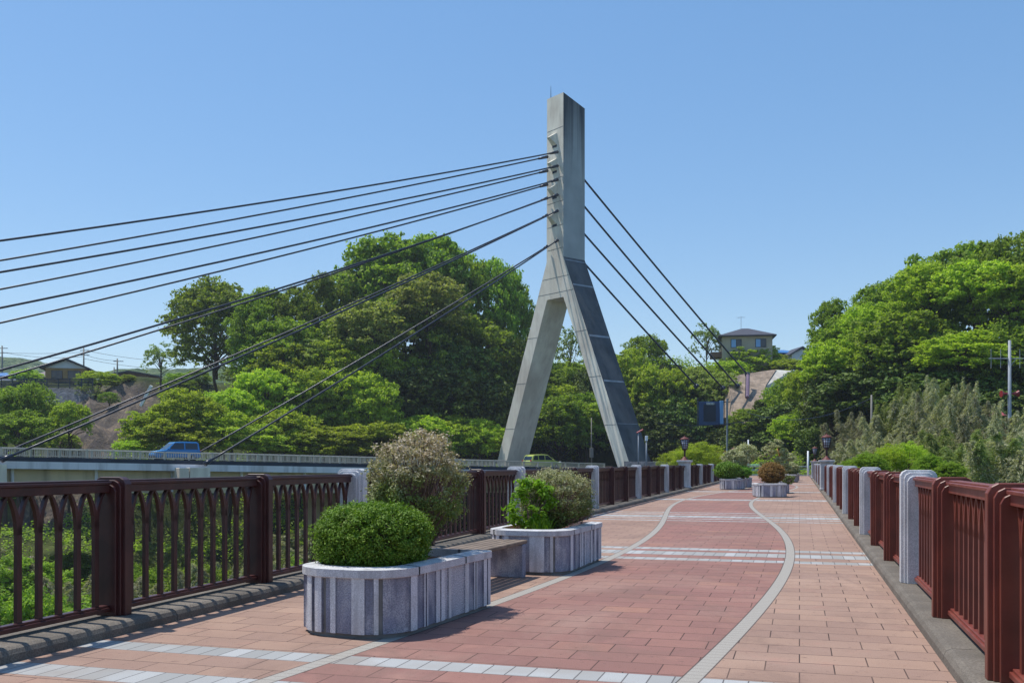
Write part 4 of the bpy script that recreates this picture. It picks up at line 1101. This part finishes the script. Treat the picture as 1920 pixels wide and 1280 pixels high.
G10='bright bushes just beyond the right railing'
for u,v,zc,w,h in ((1632,842,36,70,60),(1668,834,38,64,66),(1706,830,38,70,70),(1596,856,42,46,40),(1742,846,34,56,60),(1778,860,33,60,50)):
    tree('nearbright' if u in (1668,1706) else 'nearmid',u,v+5,zc,w,h,'bright green bush just beyond the right railing',G10,cat='bush',name='bush')
G11='bright green shrubs behind the left lantern'
for u,v,zc,w,h in ((1310,835,75,100,60),(1265,850,80,60,40),(1340,852,78,80,40)):
    tree('nearbright',u,v,zc,w,h,'fresh green shrub behind the left lantern pillar',G11,cat='shrub',name='shrub')
# valley seen through and under the left railing
G12='trees in the valley seen through the left railing'
rg=random.Random(5)
for i in range(64):
    u=rg.uniform(-160,1000); zc=rg.uniform(22,84)
    # canopy height chosen so the tops fill the view below the road deck
    vt=VH+ (6.2+rg.uniform(-.5,3.2))/zc*F*(.8 if zc>50 else 1.0)
    if vt<915: vt=915+rg.uniform(0,30)
    hm=rg.uniform(5,8); wm=rg.uniform(5,8.5)
    k=rg.choice(['nearmid','bamboo','bamboog','bamboo','nearmid','bamboog'])
    xc=(u-960)/F*zc
    w_=W(xc,zc)
    if abs(w_.x+1.8)<4.2+wm/2: continue
    tree(k,u,vt,zc,wm/zc*F,hm/zc*F,{'nearmid':'mid green tree down in the valley left of the footbridge','nearbright':'bright green tree down in the valley left of the footbridge','bamboo':'dry grey bamboo down in the valley left of the footbridge','bamboog':'green bamboo down in the valley left of the footbridge'}[k],G12,cat='tree' if k[0]=='n' else 'bamboo')

# ---------------------------------------------------------------- houses and other structures
def house(name,label,u,vbase,zc,w,d,h,rz,wall,roofm,kind,rh,ov=.5,windows=(),mats=None,ridge='x'):
    r=empty(name,P(u,vbase,zc),PSI+rz,label,'house' if name!='shed' else 'shed')
    mb=MB(); mb.box((0,0,h/2),(w,d,h)); mb.build('wall',wall,r)
    mb=MB(); W2,D2=w/2+ov,d/2+ov
    if kind=='hip':
        k=max(0,W2-D2)
        mb.add([(-W2,-D2,h),(W2,-D2,h),(W2,D2,h),(-W2,D2,h),(-k-.01,0,h+rh),(k+.01,0,h+rh),(-W2,-D2,h-.2),(W2,-D2,h-.2),(W2,D2,h-.2),(-W2,D2,h-.2)],[(0,1,5,4),(1,2,5),(2,3,4,5),(3,0,4),(0,6,7,1),(1,7,8,2),(2,8,9,3),(3,9,6,0),(9,8,7,6)])
        mb.build('roof',roofm,r)
    else:  # gable facing the viewer (-y side)
        poly=[(-W2,h-.25),(-W2,h),(0,h+rh+.2),(W2,h),(W2,h-.25),(0,h+rh-.1)]
        mb.prism(poly,lambda x,z:(x,-D2,z),lambda x,z:(x,D2,z)); mb.build('roof',roofm,r)
        mb=MB(); mb.prism([(-w/2,h-.02),(w/2,h-.02),(0,h+rh-.25)],lambda x,z:(x,-d/2,z),lambda x,z:(x,d/2,z)); mb.build('gable',mats or wall,r)
    for (x,z,ww,wh) in windows:
        f=MB(); f.box((x,-d/2-.03,z),(ww+.16,.08,wh+.16)); fo=f.build('window',M['sign_frame'],r)
        g=MB(); g.box((x-ww*.25-.01,-d/2-.08,z),(ww*.46,.03,wh)); g.build('pane',M['blue_light'] if kind=='hip' else M['glass_dark'],fo); g=MB(); g.box((x+ww*.25+.01,-d/2-.08,z),(ww*.46,.03,wh)); g.build('pane',M['glass_dark'],fo)
    return r
hr=house('house','beige two storey house with dark hipped roof on the hilltop right of the pylon',1397,690,172,8.6,7.5,5.4,R(-8),M['wall_beige'],M['roof_dark'],'hip',1.7,.65,[(-1.9,4.0,1.7,1.35),(2.3,4.0,1.7,1.35)])
b=MB(); b.box((-5.2,-1,2.2),(1.9,4,.9)); b.build('balcony',M['wall_brown'],hr); 
b=MB(); b.tube([(-.7,0,6.9),(-.7,0,9.3)],.035,6); b.tube([(-1.5,0,9.1),(.0,0,9.1)],.03,6); b.tube([(-1.1,0,8.9),(-1.1,0,9.1)],.03,5); b.build('antenna',M['steel_grey'],hr)
house('house','small white gabled house behind the hilltop trees, right of the blue roof',1494,690,176,3.8,5,2.3,R(5),M['wall_white'],M['roof_dark'],'gable',1.2,.4,[(0,.8,1.8,.7)],M['wall_white'])
house('house','low house with blue sheet roof between the two hilltop houses',1462,690,180,6.6,5,2.6,R(0),M['wall_brown'],M['roof_blue'],'hip',.8,.4,[])
house('house','ochre two storey house with white gable on the left plateau',132,722,178,6.9,8,2.8,R(14),M['wall_ochre'],M['roof_dark'],'gable',1.65,.8,[(-1.5,1.6,1.7,1.3),(1.4,1.6,2.0,1.3)],M['wall_white'])
house('shed','long brown shed with flat dark roof, right of the ochre house',255,722,182,7.0,5,1.9,R(-6),M['wall_brown'],M['roof_dark'],'gable',.45,.4,[(1.2,1.0,1.0,.5)],M['wall_brown'])
house('house','low grey roofed house just left of the ochre house',85,722,190,5,5,1.4,R(0),M['wall_brown'],worn('mauve_roof',(132,118,120),.15,1,.7),'hip',1.3,.5,[])
house('house','blue roofed house at the far left edge of the plateau',8,724,185,7,6,1.7,R(0),M['wall_brown'],M['roof_blue'],'hip',.9,.5,[])
house('house','house with pale grey roof below the blue roofed one, far left',16,726,172,6.5,5,1.0,R(0),M['wall_brown'],M['steel_grey'],'hip',.6,.5,[])
# masonry wall + dark fence on the left plateau
mb=MB(); p0,p1=(60,757),(178,757)
mb.add([P(60,727,160),P(176,726,160),P(176,790,157),P(60,790,157),P(60,727,164),P(176,726,164),P(176,790,164),P(60,790,164)],[(0,1,2,3),(4,5,6,7),(0,4,5,1),(1,5,6,2),(0,3,7,4),(3,2,6,7)])
tag(mb.build('retaining_wall',M['stonewall']),'grey masonry retaining wall below the plateau fence','wall')
fr=empty('plateau_fence',P(90,727,159),0,'dark mesh fence along the plateau edge in front of the ochre house','fence')
fl=fr.location
mb=MB()
for k in range(9):
    w=P(2+k*21.5,727,159)-fl; mb.box((w.x,w.y,.75),(.14,.14,1.7),PSI)
mb.build('post',M['sign_frame'],fr)
mb=MB(); c=(P(2,727,159)+P(174,727,159))/2-fl
for z_ in (.25,.5,.75,1.0,1.25,1.5): mb.box((c.x,c.y,z_),(172/F*159,.05,.16),PSI)
mb.build('panel',M['beam_dark'],fr)
# anchorage of the back stays
mb=MB()
front=[(1367,712,143),(1388,702,147),(1456,692,150),(1436,722,143.5),(1424,775,133),(1400,800,129),(1372,780,131)]
pf=[P(*p) for p in front]; back=[p+W(0,14)*1.0 for p in pf]; n=len(pf)
mb.add(pf+back,[tuple(range(n)),tuple(range(2*n-1,n-1,-1))]+[(i,(i+1)%n,(i+1)%n+n,i+n) for i in range(n)],0)
root=empty('cable_anchorage',P(1420,790,142),0,'sloping weathered concrete anchorage block holding the back stays on the hillside','anchorage')
o=mb.build('block',M['slab'],root); o.matrix_parent_inverse=Matrix.Translation(-root.location)
mb=MB(); q4=[P(1457,693,150.2),P(1484,695,152),P(1484,790,152),P(1426,790,133),P(1437,723,143.7)]; bk=[p+W(0,10) for p in q4]; n=5
mb.add(q4+bk,[tuple(range(n)),tuple(range(2*n-1,n-1,-1))]+[(i,(i+1)%n,(i+1)%n+n,i+n) for i in range(n)])
o=mb.build('side_wall',M['concrete'],root); o.matrix_parent_inverse=Matrix.Translation(-root.location)
mb=MB(); mb.tube([P(1402,704,141),P(1401,745,137)],.3,8); o=mb.build('guide_pipe',worn('purple_grey_pipe',(120,100,120),.2,2,.7),root); o.matrix_parent_inverse=Matrix.Translation(-root.location)
# road sign gantry
sz=118
sr=empty('road_sign',P(1338,866,sz),PSI,'blue road sign board on a tall steel post, right of the pylon','road sign')
s_=sz/F
b=MB(); b.box((-.55,0,6.0),(2.6,.12,2.9)); b.build('board',M['blue_board'],sr,bevel=.02)
b=MB(); b.box((-.5,-.09,6.05),(1.5,.04,2.1)); b.build('screen',M['beam_dark'],sr)
b=MB(); b.box((.95,-.12,6.1),(.42,.3,2.85),taper=1.0); b.build('side_panel',M['blue_light'],sr,bevel=.02)
b=MB(); b.box((-.42,-.11,7.18),(.95,.04,.26)); st_=b.build('name_strip',M['white_paint'],sr)
b=MB()
for k in range(5):
    x=-.80+k*.19
    for (dx,dz,ww,hh) in ((0,.07,.13,.025),(0,-.0,.13,.022),(0,-.075,.13,.025),(-.035,0,.022,.17),(.035,0,.022,.17)): b.box((x+dx,-.137,7.18+dz),(ww,.012,hh))
b.build('lettering',M['beam_dark'],st_)
b=MB(); b.box((-1.95,0,6.2),(.12,.15,3.4)); b.box((1.6,0,7.4),(.9,.1,.1)); b.box((1.6,0,4.7),(.9,.1,.1)); b.box((1.3,0,6.1),(.08,.1,2.8)); b.build('frame',M['sign_frame'],sr)
b=MB(); b.tube([(1.66,0,-1),(1.66,0,7.8)],.12,10); b.build('post',M['steel_grey'],sr)
def lamp(name,label,u,v0,v1,zc,r,head,headm,polem):
    rt=empty(name,P(u,v1,zc),PSI,label,'street lamp' if name=='street_lamp' else 'post'); h=(v1-v0)/F*zc
    b=MB(); b.tube([(0,0,-.5),(0,0,h)],[r*1.2,r*.8],8); b.build('pole',polem,rt,smooth=True)
    if head=='arm':
        b=MB(); b.box((.25,0,h+.12),(.75,.28,.14)); o=b.build('lamp_head',headm,rt,bevel=.03); o.rotation_euler=(0,R(-28),0); o.location=(-.55*0,0,0); o.location=(h*math.sin(R(28)),0,h-h*math.cos(R(28)))
    elif head=='box':
        b=MB(); b.box((0,0,h+.25),(.26,.26,.52)); b.build('lamp_head',headm,rt,bevel=.02)
    elif head=='cone':
        b=MB(); b.lathe([(.55,h-.1),(.3,h+.1),(.05,h+.25)],n=14); b.build('lamp_head',headm,rt)
    return rt
lamp('street_lamp','slim lamp post with a tilted lamp head in front of the right pylon leg',1197,812,870,100,.07,'arm',M['pinkred'],M['steel_grey'])
lamp('street_lamp','short post with a square white lantern beside the tilted lamp',1212,826,870,98,.08,'box',M['white_paint'],M['steel_grey'])
lp=lamp('street_lamp','tall plain pole with a small control box between the pylon legs',1109,783,866,132,.08,'',None,M['pole_conc'])
b=MB(); b.box((0,-.15,1.3),(.5,.35,1.3)); b.build('control_box',M['pole_conc'],lp,bevel=.02)
lamp('street_lamp','pole with a pink saucer shaped lamp right of the road sign',1382,777,866,130,.06,'cone',M['pinkred'],M['sign_frame'])
lamp('marker_post','thin white pole at the far end of the right railing',1515,845,893,82,.09,'',None,M['white_paint'])
lamp('marker_post','thin pale pole standing behind the left far planters',1403,824,880,84,.07,'',None,M['white_paint'])
lamp('utility_pole','grey utility pole rising from the bamboo right of the lanterns',1634,740,850,75,.085,'',None,M['pole_conc'])
# siren pole with antenna and horns
rt=empty('siren_pole',P(1893,880,70),PSI,'tall grey pole with cross antenna and red horn loudspeakers above the bamboo','siren pole'); s=70/F
b=MB(); b.tube([(0,0,-3),(0,0,(880-638)*s)],[.15,.10],10); b.build('pole',M['steel_grey'],rt,smooth=True)
b=MB(); zz=(880-672)*s; b.tube([(-1.5,0,zz),(1.5,0,zz)],.04,6)
for x in (-1.35,-.65,.75,1.35): b.tube([(x,0,zz-.7),(x,0,zz+.7)],.022,5)
b.tube([(0.1,0,zz-.5),(.5,0,zz)],.025,5)
b.build('antenna',M['steel_grey'],rt)
for sx in (-1,1):
    b=MB(); zz=(880-738)*s; b.tube([(sx*.15,0,zz),(sx*.45,0,zz),(sx*.62,0,zz)],[.06,.12,.26],12); b.build('horn',M['red_paint'],rt)
lamp('street_lamp','low pink saucer lamp half sunk in the bamboo below the siren pole',1870,776,860,62,.05,'cone',M['pinkred'],M['sign_frame'])
# utility poles and wires on the left plateau
def upole(u,v0,v1,zc,label,arms=1):
    rt=empty('utility_pole',P(u,v1,zc),PSI,label,'utility pole'); h=(v1-v0)/F*zc
    b=MB(); b.tube([(0,0,-1),(0,0,h)],[.2,.13],8); b.build('pole',M['pole_conc'],rt,smooth=True)
    if arms:
        b=MB()
        for k in range(arms): b.box((.2,0,h-.5-k*.9),(1.8,.12,.12))
        b.build('crossarm',M['sign_frame'],rt)
upole(4,648,716,190,'utility pole at the left border of the photo',2)
upole(157,652,716,188,'tall utility pole behind the ochre house',2)
upole(220,672,716,176,'utility pole with a lamp arm left of the brown shed',1)
upole(214,688,716,200,'shorter far pole right next to the lamp arm pole',0)
def wire(p,q_,sag,label,r=.035):
    b=MB(); b.tube(cable_pts(p,q_,sag,14),r,5); tag(b.build('power_line',M['cable']),label,'power line','overhead wires')
wire(P(-80,655,190),P(157,660,188),.5,'overhead wire from the left border to the tall pole')
wire(P(4,660,190),P(157,668,188),.6,'lower overhead wire between the two left poles')
wire(P(157,656,188),P(420,676,190),1.0,'overhead wire from the tall pole to the open crowned tree')
wire(P(157,664,188),P(220,676,176),.3,'short wire from the tall pole to the lamp arm pole')
wire(P(157,672,188),P(420,690,192),1.0,'lowest overhead wire over the brown shed')
wire(P(1226,792,100),P(1480,770,100),.8,'long wire crossing the dark trees behind the road sign',.025)
wire(P(1400,772,95),P(1634,746,75),1.2,'wire running to the grey utility pole in the bamboo',.025)
# broken white pipe on the landslide
b=MB(); b.box((0,0,0),(.45,.3,3.6)); o=b.build('drain_chute',M['white_paint'],bevel=.02); o.location=P(274,742,146); o.rotation_euler=(R(10),R(32),PSI); tag(o,'white broken drain chute lying on the landslide','chute')
# guard rail and barrier beyond the deck
gr=empty('guard_rail',W(30,97,0),PSI,'low white guard rail at the far end of the footbridge','guard rail')
b=MB()
for z_ in (.45,.75): b.tube([(-6,0,z_),(6,0,z_)],.06,6)
b.build('rail',M['steel_grey'],gr)
b=MB()
for k in range(7): b.tube([(-6+2*k,0,0),(-6+2*k,0,.8)],.05,6)
b.build('post',M['steel_grey'],gr)
br=empty('barrier',(-2.3,66.0,0),0,'pale green tube barrier behind the far planters','barrier')
gm=NT('pale_green_enamel').set(lin((150,214,176)),.4)
b=MB(); b.tube([(-1.2,0,0),(-1.2,0,.92),(-1.12,0,1.0),(2.1,0,1.0),(2.18,0,.92),(2.18,0,0)],.035,8); b.tube([(-1.2,0,.62),(2.18,0,.62)],.025,6); b.tube([(-1.2,0,.35),(2.18,0,.35)],.025,6); b.build('frame',gm,br)
# parked red van and low wall behind the left shrubs
def redvan():
    r=empty('van',P(1360,872,120),PSI,'red parked van mostly hidden behind the shrubs','van')
    b=MB(); b.prism([(-1.7,.3),(1.7,.3),(1.75,.9),(1.3,1.0),(1.0,1.75),(-1.7,1.8)],lambda x,z:(x,-.8,z),lambda x,z:(x,.8,z)); b.build('body',M['red_paint'],r,bevel=.05)
    b=MB(); b.add([(-1.4,-.815,1.1),(.9,-.815,1.1),(.75,-.815,1.6),(-1.4,-.815,1.6)],[(0,1,2,3)]); b.build('window',M['glass_dark'],r)
    for x in (-1.1,1.1):
        b=MB(); b.lathe([(.3,-.85),(.3,-.6)],n=14); b.build('wheel',M['tyre'],r,rot=(R(90),0,0),loc=(x,-1.45,.3)) if False else b.build('wheel',M['tyre'],r,rot=(R(-90),0,0),loc=(x,0,.3))
redvan()
lw=MB(); 
w0,w1=P(1172,874,104),P(1272,876,97)
dv=(w1-w0); nn=Vector((dv.y,-dv.x,0)).normalized()*.15
lw.add([w0-nn,w1-nn,w1+nn,w0+nn,w0-nn+Vector((0,0,.55)),w1-nn+Vector((0,0,.6)),w1+nn+Vector((0,0,.6)),w0+nn+Vector((0,0,.55))],[(0,1,5,4),(1,2,6,5),(2,3,7,6),(3,0,4,7),(4,5,6,7)])
tag(lw.build('low_wall',M['stonewall']),'low mottled grey wall between the right pylon leg and the lantern pillar','wall')
# dead leaves gathered along the right kerb are left to the paving stains

# ---------------------------------------------------------------- light, sky, camera
LV=Vector((.42,-.06,-1)).normalized()
sun=bpy.data.lights.new('sun','SUN'); sun.energy=3.9; sun.angle=R(.53); sun.color=(1,.955,.88)
so=bpy.data.objects.new('sun',sun); COL.objects.link(so); so.rotation_euler=LV.to_track_quat('-Z','Y').to_euler()
w=bpy.data.worlds.new('World'); sc.world=w; w.use_nodes=True; nt=w.node_tree
bg_=nt.nodes['Background']; sky=nt.nodes.new('ShaderNodeTexSky'); sky.sky_type='NISHITA'; sky.sun_disc=False
sky.sun_elevation=math.asin(-LV.z); sky.sun_rotation=math.atan2(-LV.x,-LV.y)
sky.altitude=200; sky.air_density=1.0; sky.dust_density=.3; sky.ozone_density=3.0
hs=nt.nodes.new('ShaderNodeHueSaturation'); hs.inputs['Saturation'].default_value=1.6; hs.inputs['Hue'].default_value=.504
def vm(op,a,k):
    n_=nt.nodes.new('ShaderNodeVectorMath'); n_.operation=op; nt.links.new(a,n_.inputs[0])
    if op=='SCALE': n_.inputs['Scale'].default_value=k
    return n_.outputs[0]
g_=nt.nodes.new('ShaderNodeGamma'); g_.inputs[1].default_value=.56; nt.links.new(vm('SCALE',sky.outputs[0],.135),g_.inputs[0])
nt.links.new(vm('SCALE',g_.outputs[0],.86/.135),hs.inputs['Color']); nt.links.new(hs.outputs[0],bg_.inputs[0]); bg_.inputs[1].default_value=.135
cam=bpy.data.cameras.new('camera'); cam.sensor_width=36; cam.lens=36*F/1920; cam.shift_y=(VH-640)/1920; cam.clip_end=12000; cam.clip_start=.05
co_=bpy.data.objects.new('camera',cam); COL.objects.link(co_); co_.location=(0,0,EYE); co_.rotation_euler=(R(90),0,PSI); sc.camera=co_
sc.view_settings.view_transform='Standard'; sc.view_settings.look='None'; sc.view_settings.exposure=.22; sc.view_settings.gamma=1
sc.cycles.max_bounces=8; sc.cycles.diffuse_bounces=5; sc.cycles.transmission_bounces=5; sc.cycles.volume_bounces=0; sc.cycles.transparent_max_bounces=4
# air
hz=MB(); hz.box((0,0,24),(15000,15000,112)); ho=hz.build('haze',None) if False else None
hm=bpy.data.materials.new('haze_air'); hm.use_nodes=True; ht=hm.node_tree; ht.nodes.remove(ht.nodes['Principled BSDF'])
pv=ht.nodes.new('ShaderNodeVolumePrincipled'); pv.inputs['Color'].default_value=(.80,.88,1,1); pv.inputs['Density'].default_value=.00025; pv.inputs['Anisotropy'].default_value=.2
ht.links.new(pv.outputs[0],ht.nodes['Material Output'].inputs['Volume'])
tag(hz.build('haze',hm),kind='stuff')
